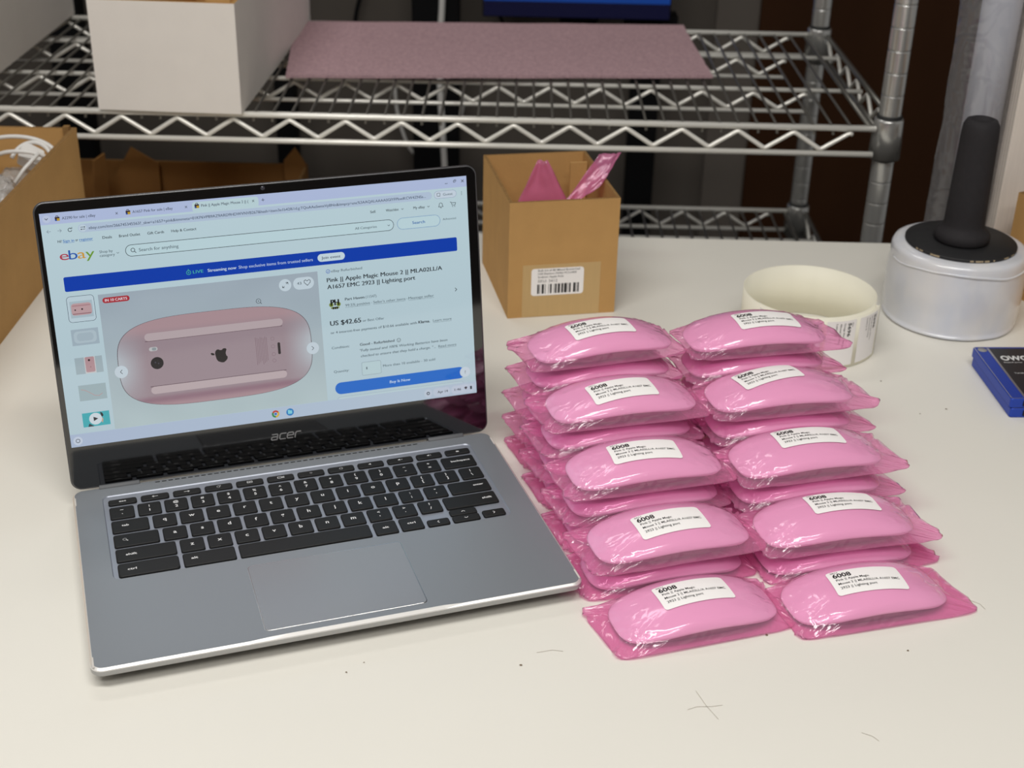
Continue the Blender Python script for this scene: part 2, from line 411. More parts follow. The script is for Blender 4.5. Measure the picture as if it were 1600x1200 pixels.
bars = ((0, 3), (4, 1), (8, 4), (14, 1), (20, .8), (23, 3), (30, .8), (32, 3), (37, 4), (43.5, 3.5), (48.5, 5), (55, .8), (57.5, 3), (65, 4), (70, .8), (72.5, 2.6))
for a, b in bars:
    x = 0.0285 + a * 0.000545; mb.add([(x, -0.00065, 0.0245), (x + b * 0.000545, -0.00065, 0.0245), (x + b * 0.000545, -0.00065, 0.0343), (x, -0.00065, 0.0343)], [(0, 1, 2, 3)])
mb.build('printed_text', [M_INK, M_INKGREY], so)
# crumpled film sheets standing in the small box: a bag of pink film
def film_sheet(name, pts, loc, rz, label, seed, bow=0.006):
    rnd = random.Random(seed); n = 14
    a, b, c, d = [Vector(p) for p in pts]   # bl, br, tr, tl
    vs = []; fs = []
    for i in range(n + 1):
        for j in range(n + 1):
            u, v = i / n, j / n
            p = (a * (1 - u) + b * u) * (1 - v) + (d * (1 - u) + c * u) * v
            p = p + Vector((0, bow * math.sin(u * PI * 1.6 + v) + 0.002 * mnoise.noise(Vector((u * 5, v * 5, seed))), 0.0015 * mnoise.noise(Vector((u * 9, v * 3, seed + 5)))))
            vs.append(p)
    fs = [(i * (n + 1) + j, (i + 1) * (n + 1) + j, (i + 1) * (n + 1) + j + 1, i * (n + 1) + j + 1) for i in range(n) for j in range(n)]
    o = MB().add(vs, fs, 0, True).build(name, M_SHEET, loc=loc, rot=(0, 0, rz))
    sd = o.modifiers.new('thick', 'SOLIDIFY'); sd.thickness = 0.0002
    tag(o, label, 'plastic sheet')
    return o
kx, ky, kr = -0.006, 1.2345, math.radians(11.5)
film_sheet('pink_film_sheet', [(0.008, 0.070, 0.060), (0.088, 0.070, 0.060), (0.052, 0.078, 0.132), (0.043, 0.078, 0.131)], (kx, ky, 0), kr,
    'pink plastic film with a pointed top standing in the middle of the small kraft box', 1, 0.003)
film_sheet('pink_film_sheet', [(0.050, 0.045, 0.080), (0.099, 0.048, 0.1145), (0.122, 0.062, 0.142), (0.100, 0.060, 0.141)], (kx, ky, 0), kr,
    'pink plastic film leaning over the right rim of the small kraft box', 2, 0.002)

# large kraft box at the left holding bagged cables
BLX, BLY, BLH = -0.469, 1.445, 0.114
big, _o = open_box('cardboard_box', 0.36, 0.50, BLH, 0.0045, M_KRAFT, (BLX - 0.36, BLY - 0.50, 0), 0,
    'large open kraft cardboard box left of the laptop, filled with bagged white cables', 'box')
MB().box(0.349, 0.488, 0.006, 0.3553, 0.4953, BLH + 0.004).build('inner_flap', [M_KRAFTEDGE], big)

def crumple(name, c, sx, sy, sz, seed, m, label, cat, group=None, ns=5.0):
    mb = MB(); bm = bmesh.new(); bmesh.ops.create_icosphere(bm, subdivisions=5, radius=1)
    for v in bm.verts:
        p = v.co.copy(); d = 1 + 0.32 * mnoise.noise(p * 1.7 + Vector((seed, 0, 0))) + 0.14 * abs(mnoise.noise(p * ns + Vector((0, seed, 0)))) + 0.05 * mnoise.noise(p * 13)
        q = p * d; q.x = math.copysign(abs(q.x) ** 0.75, q.x); q.y = math.copysign(abs(q.y) ** 0.75, q.y)
        v.co = Vector((q.x * sx, q.y * sy, q.z * sz))
    me = bpy.data.meshes.new(name); bm.to_mesh(me); bm.free(); me.materials.append(m)
    me.polygons.foreach_set('use_smooth', [True] * len(me.polygons))
    o = bpy.data.objects.new(name, me); COL.objects.link(o); o.location = c
    return tag(o, label, cat, group)
BAGS = ((-0.522, 1.388, 0.050, .034, .030, .029), (-0.506, 1.290, 0.062, .021, .046, .040), (-0.625, 1.380, 0.074, .044, .034, .046), (-0.580, 1.285, 0.056, .034, .044, .035), (-0.540, 1.115, 0.036, .040, .055, .026))
BL = ('crinkled clear bag under the white loops in the left box', 'crinkled clear bag lying along the right wall of the left box',
      'crinkled clear bag standing highest at the left edge of the left box', 'crinkled clear bag in the middle of the left box', 'crinkled clear bag nearest the camera in the left box')
for i, b in enumerate(BAGS):
    crumple('clear_bag', b[:3], b[3], b[4], b[5], i * 3.7 + 1, M_BAG, BL[i], 'bag', 'clear bags of cables in the left box')
    # white cable bundle sealed in each bag
    mb = MB(); pts = []
    for k in range(120):
        a = k / 120 * 2 * PI * 4; r = 0.55 + 0.12 * math.sin(k * .7)
        pts.append((b[3] * r * math.cos(a), b[4] * r * math.sin(a), b[5] * 0.35 * math.sin(a * 0.5 + i)))
    mb.tube(pts, 0.0017, 8)
    o = mb.build('cable', M_WHITEPL, loc=b[:3]); tag(o, 'white cable in the ' + BL[i].replace('crinkled clear ', ''), 'cable', 'bagged white cables in the left box')
# loose loops and plug on top
mb = MB()
def arc(c, rx, rz_, a0, a1, tilt, n=28):
    return [(c[0] + rx * math.cos(a0 + (a1 - a0) * k / n), c[1] + tilt * math.sin((a0 + (a1 - a0) * k / n) * 1.0) , c[2] + rz_ * math.sin(a0 + (a1 - a0) * k / n)) for k in range(n + 1)]
mb.tube(arc((-0.520, 1.392, 0.098), 0.044, 0.018, PI * 1.05, -0.35, 0.012), 0.0022, 8)
mb.tube(arc((-0.508, 1.388, 0.094), 0.030, 0.016, PI, -0.2, -0.014), 0.0022, 8)
mb.tube(arc((-0.500, 1.382, 0.092), 0.022, 0.020, PI * 0.9, -0.4, 0.016), 0.0022, 8)
mb.tube([(-0.510, 1.352, 0.082), (-0.500, 1.362, 0.096), (-0.488, 1.375, 0.108)], 0.0021, 8)
cb = mb.build('white_cable', M_WHITEPL); tag(cb, 'loose loops of white cable with a white plug in the left cardboard box', 'cable')
mb = MB().prism(rrect(-0.011, -0.009, 0.011, 0.009, 0.003), 0, 0.020, M=Matrix.Translation((-0.508, 1.402, 0.090)) @ Matrix.Rotation(0.5, 4, 'Y') @ Matrix.Rotation(0.7, 4, 'X'))
mb.build('plug', M_WHITEPL, cb)

# open flap box behind the laptop on the lower shelf
ZL = -0.158
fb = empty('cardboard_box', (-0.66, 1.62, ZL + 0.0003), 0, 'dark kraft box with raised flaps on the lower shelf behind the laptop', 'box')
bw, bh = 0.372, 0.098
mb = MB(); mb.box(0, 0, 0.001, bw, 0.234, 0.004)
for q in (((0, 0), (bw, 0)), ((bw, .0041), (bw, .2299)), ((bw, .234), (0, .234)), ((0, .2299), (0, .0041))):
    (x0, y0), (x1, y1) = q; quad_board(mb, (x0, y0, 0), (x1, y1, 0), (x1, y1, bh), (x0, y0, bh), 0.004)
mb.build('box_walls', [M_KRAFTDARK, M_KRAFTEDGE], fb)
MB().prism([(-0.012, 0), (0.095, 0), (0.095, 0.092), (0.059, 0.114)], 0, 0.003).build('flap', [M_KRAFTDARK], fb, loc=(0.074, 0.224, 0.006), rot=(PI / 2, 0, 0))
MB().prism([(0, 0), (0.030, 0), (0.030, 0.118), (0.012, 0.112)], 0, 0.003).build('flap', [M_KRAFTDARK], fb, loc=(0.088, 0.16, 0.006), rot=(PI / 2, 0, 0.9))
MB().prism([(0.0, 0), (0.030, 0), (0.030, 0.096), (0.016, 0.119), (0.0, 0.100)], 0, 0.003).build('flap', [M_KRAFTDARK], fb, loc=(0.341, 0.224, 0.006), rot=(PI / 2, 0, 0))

# ------------------------------------------------------------------ white bin boxes on the shelf
def bin_box(W, D, H, loc, rz, label):
    r, o = open_box('white_bin_box', W, D, H, 0.004, M_WHITEBOX, loc, rz, label, 'box')
    o.data.materials[1] = M_KRAFT
    # kraft coloured inside
    mb = MB(); e = 0.0043
    mb.add([(e, e, .006), (W - e, e, .006), (W - e, D - e, .006), (e, D - e, .006), (e, e, H - .001), (W - e, e, H - .001), (W - e, D - e, H - .001), (e, D - e, H - .001)],
           [(0, 1, 2, 3), (4, 5, 1, 0), (5, 6, 2, 1), (6, 7, 3, 2), (7, 4, 0, 3)])
    mb.build('box_lining', M_KRAFT, r)
    quad = MB(); quad_board(quad, (W - 0.004 - 0.045, 0.0048, 0.01), (W - 0.0045, 0.0048, 0.01), (W - 0.0045, 0.0048, H + 0.012), (W - 0.03, 0.0048, H + 0.010), -0.003, 0, 0)
    quad.build('inner_flap', [M_KRAFT], r)
    return r
bin_box(0.162, 0.438, 0.1225, (-0.472, 1.541, ZS + 0.0003), math.radians(-2.2), 'white cardboard bin box in front on the upper wire shelf, plain face forward')
bin_box(0.150, 0.432, 0.1500, (-0.780, 1.565, ZS + 0.0003), 0, 'white cardboard box at the far left end of the upper shelf, cut by the frame')

# pink foam sheet
mb = MB(); nx, ny = 40, 14
P00, P10, P01, P11 = Vector((-0.284, 1.686, 0)), Vector((0.241, 1.731, 0)), Vector((-0.311, 1.955, 0)), Vector((0.229, 1.985, 0))
vs = []
for lay in (0, 1):
    for i in range(nx + 1):
        for j in range(ny + 1):
            u, v = i / nx, j / ny
            p = (P00 * (1 - u) + P10 * u) * (1 - v) + (P01 * (1 - u) + P11 * u) * v
            z = ZS + 0.0006 + 0.0035 * lay + 0.006 * max(0, v - 0.7) ** 1.5 * 3 + 0.0007 * mnoise.noise(Vector((u * 8, v * 4, 0)))
            e = 0.0014 * mnoise.noise(Vector((u * 40, v * 40, 3)))
            vs.append((p.x + e, p.y + e, max(z, ZS + 0.0004 + 0.0035 * lay)))
N = (nx + 1) * (ny + 1); idx = lambda i, j, l: l * N + i * (ny + 1) + j
fs = []
for i in range(nx):
    for j in range(ny):
        fs.append((idx(i, j, 1), idx(i + 1, j, 1), idx(i + 1, j + 1, 1), idx(i, j + 1, 1)))
        fs.append((idx(i, j + 1, 0), idx(i + 1, j + 1, 0), idx(i + 1, j, 0), idx(i, j, 0)))
for i in range(nx):
    fs.append((idx(i, 0, 0), idx(i + 1, 0, 0), idx(i + 1, 0, 1), idx(i, 0, 1))); fs.append((idx(i + 1, ny, 0), idx(i, ny, 0), idx(i, ny, 1), idx(i + 1, ny, 1)))
for j in range(ny):
    fs.append((idx(0, j + 1, 0), idx(0, j, 0), idx(0, j, 1), idx(0, j + 1, 1))); fs.append((idx(nx, j, 0), idx(nx, j + 1, 0), idx(nx, j + 1, 1), idx(nx, j, 1)))
tag(MB().add(vs, fs, 0, False).build('foam_sheet', M_FOAM), 'long mauve pink foam sheet lying flat on the upper wire shelf', 'foam sheet')

# ------------------------------------------------------------------ things behind the shelves
def upright(x, wd, z1, label, cap=None):
    r = MB().box(x - wd / 2, 2.50, -0.75, x + wd / 2, 2.54, z1).build('black_upright', M_BLACK, bevel=0.003)
    return tag(r, label, 'post', None)
upright(-0.812, 0.060, 0.9, 'black metal upright behind the left end of the wire shelf')
upright(-0.425, 0.038, 0.9, 'black metal upright behind the white bin box')
upright(-0.150, 0.085, 0.9, 'wide black metal upright with white cords beside it')
u4 = upright(0.228, 0.052, 0.0, 'black metal upright with a wide cap below the blue screen')
MB().box(0.185, 2.495, -0.022, 0.278, 2.545, 0.006).build('cap', M_BLACK, u4)
# blue screen
mon = empty('monitor', (0.10, 2.47, 0.008), 0, 'dark blue flat screen at the top edge behind the shelf', 'monitor')
mb = MB().box(-0.166, -0.01, 0.0, 0.160, 0.03, 0.24); mb.build('casing', M_BLACK, mon, bevel=0.002)
mb = MB().add([(-0.164, -0.0105, 0.002), (0.158, -0.0105, 0.002), (0.158, -0.0105, 0.028), (-0.164, -0.0105, 0.028)], [(0, 1, 2, 3)], 0)
mb.add([(-0.164, -0.0105, 0.028), (0.158, -0.0105, 0.028), (0.158, -0.0105, 0.23), (-0.164, -0.0105, 0.23)], [(0, 1, 2, 3)], 1)
def emit(name, rgb, s=1.0):
    m = bpy.data.materials.new(name); m.use_nodes = True; b = m.node_tree.nodes['Principled BSDF']
    b.inputs['Base Color'].default_value = (0.01, 0.01, 0.01, 1); b.inputs['Emission Color'].default_value = (*lin(rgb), 1); b.inputs['Emission Strength'].default_value = s
    b.inputs['Roughness'].default_value = 0.3
    return m
mb.build('screen', [emit('navy_screen', (2, 3, 34)), emit('blue_screen', (8, 50, 118))], mon)
MB().box(-0.03, 0.031, -0.05, 0.03, 0.05, 0.12).build('mount', M_BLACK, mon)
# cords
def cord(name, pts, r, m, label):
    P = [Vector(p) for p in pts]; out = []
    for i in range(len(P) - 1):
        p0, p1, p2, p3 = P[max(i - 1, 0)], P[i], P[i + 1], P[min(i + 2, len(P) - 1)]
        for k in range(8):
            t = k / 8
            out.append(0.5 * ((2 * p1) + (-p0 + p2) * t + (2 * p0 - 5 * p1 + 4 * p2 - p3) * t * t + (-p0 + 3 * p1 - 3 * p2 + p3) * t ** 3))
    out.append(P[-1])
    return tag(MB().tube(out, r, 8).build(name, m), label, 'cord')
cord('power_cable', [(-0.140, 2.485, 0.30), (-0.137, 2.485, 0.05), (-0.143, 2.485, -0.08), (-0.135, 2.485, -0.25), (-0.130, 2.485, -0.36)], 0.0055, M_WHITEPL, 'thick white cord hanging down the wide black upright')
cord('charging_cable', [(-0.23, 2.56, -0.12), (-0.225, 2.56, -0.20), (-0.20, 2.56, -0.27), (-0.16, 2.56, -0.285), (-0.12, 2.56, -0.25), (-0.10, 2.55, -0.16)], 0.003, M_WHITEPL, 'thin white cord hanging in a loop below the wire shelf')
cord('network_cable', [(-0.275, 2.59, 0.12), (-0.28, 2.59, 0.05), (-0.30, 2.59, -0.02), (-0.31, 2.59, -0.1)], 0.004, M_BLACK, 'thin black cord on the grey wall above the foam sheet')
cord('network_cable', [(-0.05, 2.52, 0.02), (-0.02, 2.52, -0.03), (0.03, 2.52, -0.06), (0.10, 2.52, -0.05), (0.14, 2.52, 0.0)], 0.003, M_BLACK, 'thin black cord sagging below the blue screen')

# ------------------------------------------------------------------ stretch wrap roll
sr_ = empty('stretch_wrap_roll', (0.4286, 1.268, 0), 0, 'mini roll of clear stretch wrap with a black handle', 'plastic wrap')
sr_.scale = (1, 1, 1.045)
_nt = M_WRAP.node_tree
for _n in _nt.nodes:
    if _n.bl_idname == 'ShaderNodeMix': _n.inputs[6].default_value = (*lin((196, 204, 222)), 1); _n.inputs[7].default_value = (*lin((238, 234, 228)), 1)
    if _n.bl_idname == 'ShaderNodeTexNoise' and abs(_n.inputs['Scale'].default_value - 14) < .1: _n.inputs['Scale'].default_value = 30; _n.inputs['Detail'].default_value = 3
    if _n.bl_idname == 'ShaderNodeMapping': _n.inputs['Scale'].default_value = (1.0, 1.0, 0.6)
mb = MB(); n = 96; rings = []
prof = [(0.030, 0.0), (0.0600, 0.0), (0.0632, 0.0015), (0.0640, 0.004)] + [(0.0640 + 0.0012 * math.sin(PI * k / 14), 0.004 + 0.062 * k / 14) for k in range(15)] + [(0.0636, 0.0690), (0.0620, 0.0715), (0.0585, 0.0728), (0.030, 0.0728)]
for i, (r, z) in enumerate(prof):
    ring = []
    for j in range(n):
        a = 2 * PI * j / n
        rr = r + (0.0006 * mnoise.noise(Vector((math.cos(a) * 2, math.sin(a) * 2, z * 60))) + 0.0004 * mnoise.noise(Vector((a * 9, z * 400, 1))) if 0.05 < r else 0)
        ring.append((rr * math.cos(a), rr * math.sin(a), z))
    rings.append(ring)
mb.loops(rings, 0, True, True, True); mb.build('film_roll', M_WRAP, sr_)
# loose lip of film along the top edge
mb = MB(); pts = []
for j in range(61):
    a = PI * 1.02 + PI * 1.15 * j / 60
    pts.append((0.0645 * math.cos(a), 0.0645 * math.sin(a), 0.0625 + 0.0022 * math.sin(a * 3 + 1) + 0.001 * mnoise.noise(Vector((a * 3, 0, 0)))))
mb.tube(pts, [0.0004 + 0.0008 * math.sin(PI * k / 60) for k in range(61)], 8); mb.build('film_lip', M_WRAP, sr_)
mb = MB(); mb.lathe([(0.0, 0.0729), (0.0515, 0.0729), (0.0522, 0.0735), (0.0522, 0.0755), (0.0515, 0.0760), (0.0, 0.0760)], 96, cap0=False, cap1=False)
random.seed(9)
for k in range(16):
    a0 = PI + PI * random.uniform(0.05, 0.95); da = random.uniform(0.03, 0.12); seg = 6
    vs = []
    for q in range(seg + 1):
        a = a0 + da * q / seg; wz = random.uniform(0.0003, 0.0009)
        vs += [(0.05235 * math.cos(a), 0.05235 * math.sin(a), 0.0745 - wz), (0.05235 * math.cos(a), 0.05235 * math.sin(a), 0.0752 + wz * 0.3)]
    mb.add(vs, [(2 * q, 2 * q + 2, 2 * q + 3, 2 * q + 1) for q in range(seg)], 1)
mb.build('disc', [M_DISC, M_CHIP], sr_)
MB().lathe([(0.0, 0.0761), (0.0245, 0.0761), (0.0262, 0.078), (0.0262, 0.083), (0.024, 0.0865), (0.0205, 0.089), (0.0190, 0.093), (0.0188, 0.10), (0.0172, 0.176), (0.0165, 0.1845), (0.0140, 0.1892), (0.0105, 0.1905), (0.0100, 0.1888), (0.0, 0.1875)], 48, cap0=False, cap1=False).build('handle', M_HANDLE, sr_)

# ------------------------------------------------------------------ roll of printed labels
lr = empty('label_roll', (0.2755, 1.2035, 0), 0, 'loose cream roll of printed adhesive labels standing behind the pink packages', 'label roll')
def spiral(t):   # t in turns
    return 0.0600 + 0.0004 * t * 2 + (0.0042 * max(0, t - 1.95) * 2.2)
mb = MB(); rings = []; HL = 0.0505; steps = 300; turns = 2.35
a_start = math.radians(-150)
for k in range(steps + 1):
    t = turns * k / steps; a = a_start + t * 2 * PI; r = spiral(t)
    c, s_ = math.cos(a), math.sin(a)
    rings.append([(r * c, r * s_, 0.0004), (r * c, r * s_, HL), ((r - 0.0005) * c, (r - 0.0005) * s_, HL), ((r - 0.0005) * c, (r - 0.0005) * s_, 0.0004)])
mb.loops(rings, 0, True); mb.build('label_strip', M_LABELROLL, lr)
# labels stuck round the outside
def on_roll(a, z, off): 
    t = ((a - a_start) / (2 * PI)) % 1; 
    while t + 1 <= turns: t += 1
    r = spiral(t) + off; return (r * math.cos(a), r * math.sin(a), z)
def roll_label(a0, a1, z0, z1):
    mb = MB(); n = 14; vs = []
    for k in range(n + 1):
        a = a0 + (a1 - a0) * k / n; vs += [on_roll(a, z0, .00018), on_roll(a, z1, .00018)]
    mb.add(vs, [(2 * k, 2 * k + 2, 2 * k + 3, 2 * k + 1) for k in range(n)], 0, True)
    return mb
rl = []
for dg in (-86, -56, -26, -116, -146):
    a0 = math.radians(dg); a1 = a0 + math.radians(26)
    o = roll_label(a0, a1, 0.003, 0.048).build('printed_label', M_PAPER, lr); rl.append(o)
    tx = MB()
    def rt(s, along, z_top, length, cap, bold=0.0):
        # text runs downward on the upright roll
        vs, fs = text_fit(s, 0, length, cap, bold)
        tx.add([on_roll(a1 - math.radians(1.5) - (along - py) / 0.061, z_top - px, .0004) for px, py in vs], fs)
    rt('SKU', 0.0028, 0.0455, 0.004, 0.0012); rt('5696', 0.0066, 0.0455, 0.0135, 0.0028, 0.02)
    rt('Orange Alone M4 Sm', 0.0105, 0.0455, 0.024, 0.0015); rt('Allowed Working', 0.0142, 0.0455, 0.020, 0.0015); rt('Latino S', 0.0178, 0.0455, 0.012, 0.0015)
    tx.build('printed_text', M_INK, o)

# ------------------------------------------------------------------ blue drives
def drive(z0, loc, rz, label, top):
    r = empty('solid_state_drive', loc, rz, label, 'computer drive', 'blue drives at the right edge')
    W, D, H = 0.070, 0.100, 0.0092
    mb = MB(); rings = []
    for ins, z in ((0.0008, z0), (0, z0 + 0.0008), (0, z0 + H - 0.0009), (0.0007, z0 + H - 0.0001)):
        rings.append([(x, y, z) for x, y in rrect(ins, ins, W - ins, D - ins, 0.0022)])
    mb.loops(rings, 0, False)
    mb.build('drive_case', M_BLUE, r)
    ring = MB()
    zt = z0 + H
    a = rrect(0.0004, 0.0004, W - 0.0004, D - 0.0004, 0.002); b = rrect(0.0011, 0.0011, W - 0.0011, D - 0.0011, 0.0016)
    ring.loops([[(x, y, zt) for x, y in a], [(x, y, zt + 0.0001) for x, y in b]], 0, False, False, False)
    ring.build('bright_edge', M_SILVER, r)
    conn = MB(); conn.box(0.011, -0.0006, z0 + 0.0022, 0.0445, 0.002, z0 + 0.0070)
    conn.box(0.0125, -0.0010, z0 + 0.0036, 0.043, -0.0006, z0 + 0.0048, 1)
    conn.build('connector', [M_RUBBER, M_CHIP], r)
    if top:
        lb = MB().box(0.0135, 0.004, zt, W - 0.005, D - 0.0035, zt + 0.0002).build('drive_label', M_DARKLBL, r)
        MB().box(0.0115, 0.003, zt, 0.0135, D - 0.003, zt + 0.0003).build('label_stripe', M_SILVER, r)
        MB().lathe([(0.0, zt), (0.0042, zt), (0.0042, zt + 0.00015), (0, zt + 0.00015)], 28, c=(0.0068, D - 0.0065), cap0=False, cap1=False).build('screw_cover', mat('grey_dot', (150, 150, 150), 0.6), r)
        tx = MB()
        for s, x0, x1, y, cap, bd in (('OWC', 0.0175, 0.0420, 0.0720, 0.0085, 0.035), ('Sealed drive', 0.0175, 0.034, 0.0670, 0.0017, 0.01), ('Turnkey', 0.0195, 0.031, 0.046, 0.002, 0.01)):
            vs, fs = text_fit(s, x0, x1, cap, bd); tx.add([(px, y + py, zt + 0.00035) for px, py in vs], fs)
        tx.build('printed_text', M_LEG, lb)
    return r
drive(0.0, (0.4255, 1.0570, 0.0), math.radians(2.8), 'lower of two stacked blue drives at the right edge of the table', False)
drive(0.0094, (0.4240, 1.0570, 0.0), math.radians(2.8), 'upper of two stacked blue drives with a dark label and a grey dot', True)

# ------------------------------------------------------------------ right edge: wrapped roll, foam stack, box
MB_ = MB
wr = empty('wrapped_tube_roll', (0.474, 1.405, 0), 0, 'tall grey plastic roll in a clear bag behind the stretch wrap', 'plastic roll')
MB().lathe([(0.0, 0.0005), (0.0195, 0.0005), (0.0195, 0.46), (0.0, 0.46)], 48, cap0=False, cap1=False).build('roll_core', mat('grey_poly_roll', (196, 196, 204), 0.2, spec=0.7, coat=0.6), wr)
mb = MB(); rings = []
for i in range(25):
    z = 0.0006 + 0.47 * i / 24; ring = []
    for j in range(40):
        a = 2 * PI * j / 40
        rx, ry = 0.032, 0.0225
        px = rx * math.cos(a) - 0.0085; py = ry * math.sin(a)
        nn = 0.0022 * mnoise.noise(Vector((math.cos(a) * 2, math.sin(a) * 2, z * 22)))
        px += nn * math.cos(a); py += nn * math.sin(a)
        if math.hypot(px, py) < 0.0202:
            k = 0.0202 / math.hypot(px, py); px *= k; py *= k
        ring.append((px, py, z))
    rings.append(ring)
mb.loops(rings, 0, True, False, False); mb.build('clear_bag', M_CLEAR, wr)
mb = MB()
for k in range(8):
    y0 = k * 0.0072
    mb.box(0, y0, 0.0005, 0.030 - 0.0006 * (k % 3), y0 + 0.0069, 0.40 + 0.002 * (k % 2))
tag(mb.build('foam_sheet_stack', M_STREAK, loc=(0.4965, 1.375, 0), bevel=0.0008), 'upright stack of white foam sheets at the right edge of the frame', 'foam sheets')
rb, _ = open_box('cardboard_box', 0.24, 0.26, 0.105, 0.004, M_KRAFT, (0.500, 1.335, 0), math.radians(-62), 'kraft cardboard box at the right edge behind the stretch wrap roll', 'box')

# ------------------------------------------------------------------ laptop
LX, LY, YAW = -0.25253, 0.67527, 0.332207
lap = empty('laptop', (LX, LY, 0), YAW, 'grey convertible laptop open to an online listing for a pink mouse', 'laptop')
W_, D_ = 322.6, 216.0
DZ = 16.0
def mm(p): return tuple(v * MM for v in p)
# base: one body with an inset underside, a bright chamfer is its own part
def outline(ins, r, z, notch=0.0):
    pts = rrect(ins, ins, W_ - ins, D_ - ins, r, 8, 24)
    out = []
    for x, y in pts:
        if notch and y < 6 and 108 < x < 228: y += notch * min(1, (x - 108) / 3, (228 - x) / 3)
        out.append((x * MM, y * MM, z * MM))
    return out
mb = MB()
mb.loops([outline(16, 4, 2.6), outline(10, 6, 3.0), outline(2.2, 7, 9.2), outline(0.4, 7.5, 10.6), outline(0.0, 8, 11.4), outline(0.0, 8, 14.2)], 0, True, True, False)
mb.build('base_body', mat('base_side_metal', (172, 172, 172), 0.36, metal=0.5), lap)
mb = MB(); mb.loops([outline(0.0, 8, 14.2), outline(0.25, 7.8, 14.9), outline(1.5, 6.8, DZ - 0.03, 1.2), outline(1.75, 6.6, DZ, 1.2)], 0, False, False, False)
mb.build('polished_chamfer', M_EDGE, lap)
# deck with the keyboard recess
RX0, RY0, RX1, RY1 = 20.6, 93.6, 302.2, 202.0
o_ = outline(1.75, 6.6, DZ, 1.2)
def matchloop(x0, y0, x1, y1, r, z): return [(x * MM, y * MM, z * MM) for x, y in rrect(x0, y0, x1, y1, r, 8, 24)]
mb = MB()
mb.loops([o_, matchloop(RX0, RY0, RX1, RY1, 5, DZ)], 0, False, False, False)
mb.build('palm_deck', M_ALU, lap)
mb = MB(); mb.loops([matchloop(RX0, RY0, RX1, RY1, 5, DZ), matchloop(RX0 + .7, RY0 + .7, RX1 - .7, RY1 - .7, 4.5, DZ - 0.7)], 0, False, False, True)
mb.build('keyboard_tray', M_ALUTRAY, lap)
for x in (30, 292):
    for y in (22, 196):
        MB().prism([(px * MM, py * MM) for px, py in rrect(x - 12, y - 4, x + 12, y + 4, 3.9)], 0.0, 0.0034).build('rubber_foot', M_RUBBER, lap)

# keys
KT = DZ + 1.0
kn = [0]
def key(x0, y0, x1, y1, name='key', legends=(), rl=1.6):
    x0, x1, y0, y1 = x0 * MM, x1 * MM, y0 * MM, y1 * MM
    mb = MB(); r = rl * MM
    lp = lambda i, z: [(x, y, z * MM) for x, y in rrect(x0 + i * MM, y0 + i * MM, x1 - i * MM, y1 - i * MM, max(r - i * MM * .5, 0.0005), 4)]
    mb.loops([lp(0.1, DZ - 0.7), lp(0, DZ - 0.2), lp(0.15, KT - 0.35), lp(0.45, KT - 0.08), lp(0.8, KT)], 0, True, False, True)
    for lg in legends:
        if callable(lg): lg(mb, (x0 + x1) / 2, (y0 + y1) / 2)
        else:
            s, cx, cy, cap, wd = lg      # centre in mm relative to key centre, cap height, width or None
            vs, fs = text_raw(s, 0.02)
            xs = [p[0] for p in vs]; ys = [p[1] for p in vs]; ww = max(xs); 
            sx = (wd / ww if wd else cap); sy = cap
            hh0 = 0.5 if any(ch.isalnum() for ch in s) else (min(ys) + max(ys)) / 2
            if len(s) == 1 and s.islower(): hh0 = 0.37
            mb.add([((x0 + x1) / 2 + (cx + (x - ww / 2) * sx) * MM, (y0 + y1) / 2 + (cy + (y - hh0) * sy) * MM, (KT + 0.03) * MM) for x, y in vs], fs, 1)
    return mb.build(name, [M_KEY, M_LEG], lap)
def stroke(pts, wd=0.45, closed=False):
    """open polyline icon on a key top: pts in mm relative to key centre"""
    def f(mb, cx, cy):
        P = [Vector((x, y)) for x, y in pts]
        if closed: P.append(P[0])
        for a, b in zip(P[:-1], P[1:]):
            d = (b - a); L = d.length
            if L == 0: continue
            d /= L; n = Vector((-d.y, d.x)) * wd / 2; a2 = a - d * wd * .3; b2 = b + d * wd * .3
            mb.add([(cx + p.x * MM, cy + p.y * MM, (KT + 0.03) * MM) for p in (a2 - n, b2 - n, b2 + n, a2 + n)], [(0, 1, 2, 3)], 1)
    return f
def circ(r, n=14, cx=0, cy=0, a0=0, a1=2 * PI): return [(cx + r * math.cos(a0 + (a1 - a0) * k / n), cy + r * math.sin(a0 + (a1 - a0) * k / n)) for k in range(n + 1)]
def solid(pts):
    def f(mb, cx, cy): mb.add([(cx + x * MM, cy + y * MM, (KT + 0.03) * MM) for x, y in pts], [tuple(range(len(pts)))], 1)
    return f
spk = solid([(-1.6, -.4), (-.8, -.4), (0.1, -1.1), (0.1, 1.1), (-.8, .4), (-1.6, .4)])
icons = [[('esc', 0, 0, 1.9, 5)],
         [stroke([(-2, 0), (2, 0)]), stroke([(-.8, 1), (-2, 0), (-.8, -1)])],
         [stroke([(-2, 0), (2, 0)]), stroke([(.8, 1), (2, 0), (.8, -1)])],
         [stroke(circ(1.2, 14, 0, 0, .6, 5.8)), stroke([(0.4, 0.6), (1.5, .6), (1.5, 1.5)])],
         [stroke([(-1.8, -1.1), (1.8, -1.1), (1.8, 1.1), (-1.8, 1.1)], .4, True), stroke([(-.8, -.4), (.8, .4)])],
         [stroke([(-2.2, -1), (.9, -1), (.9, 1), (-2.2, 1)], .45, True), stroke([(1.7, -1), (1.7, 1)]), stroke([(2.5, -1), (2.5, 1)])],
         [stroke(circ(.75), .4)], [stroke(circ(1.15), .45)],
         [spk], [spk, stroke([(.9, 0), (1.8, 0)], .4)], [spk, stroke(circ(1.3, 6, 0.1, 0, -.9, .9), .4)],
         [solid([(-1.1, -1.1), (1.1, -1.1), (1.1, .3), (-1.1, .3)]), stroke(circ(.7, 8, 0, .3, 0, PI), .4)]]
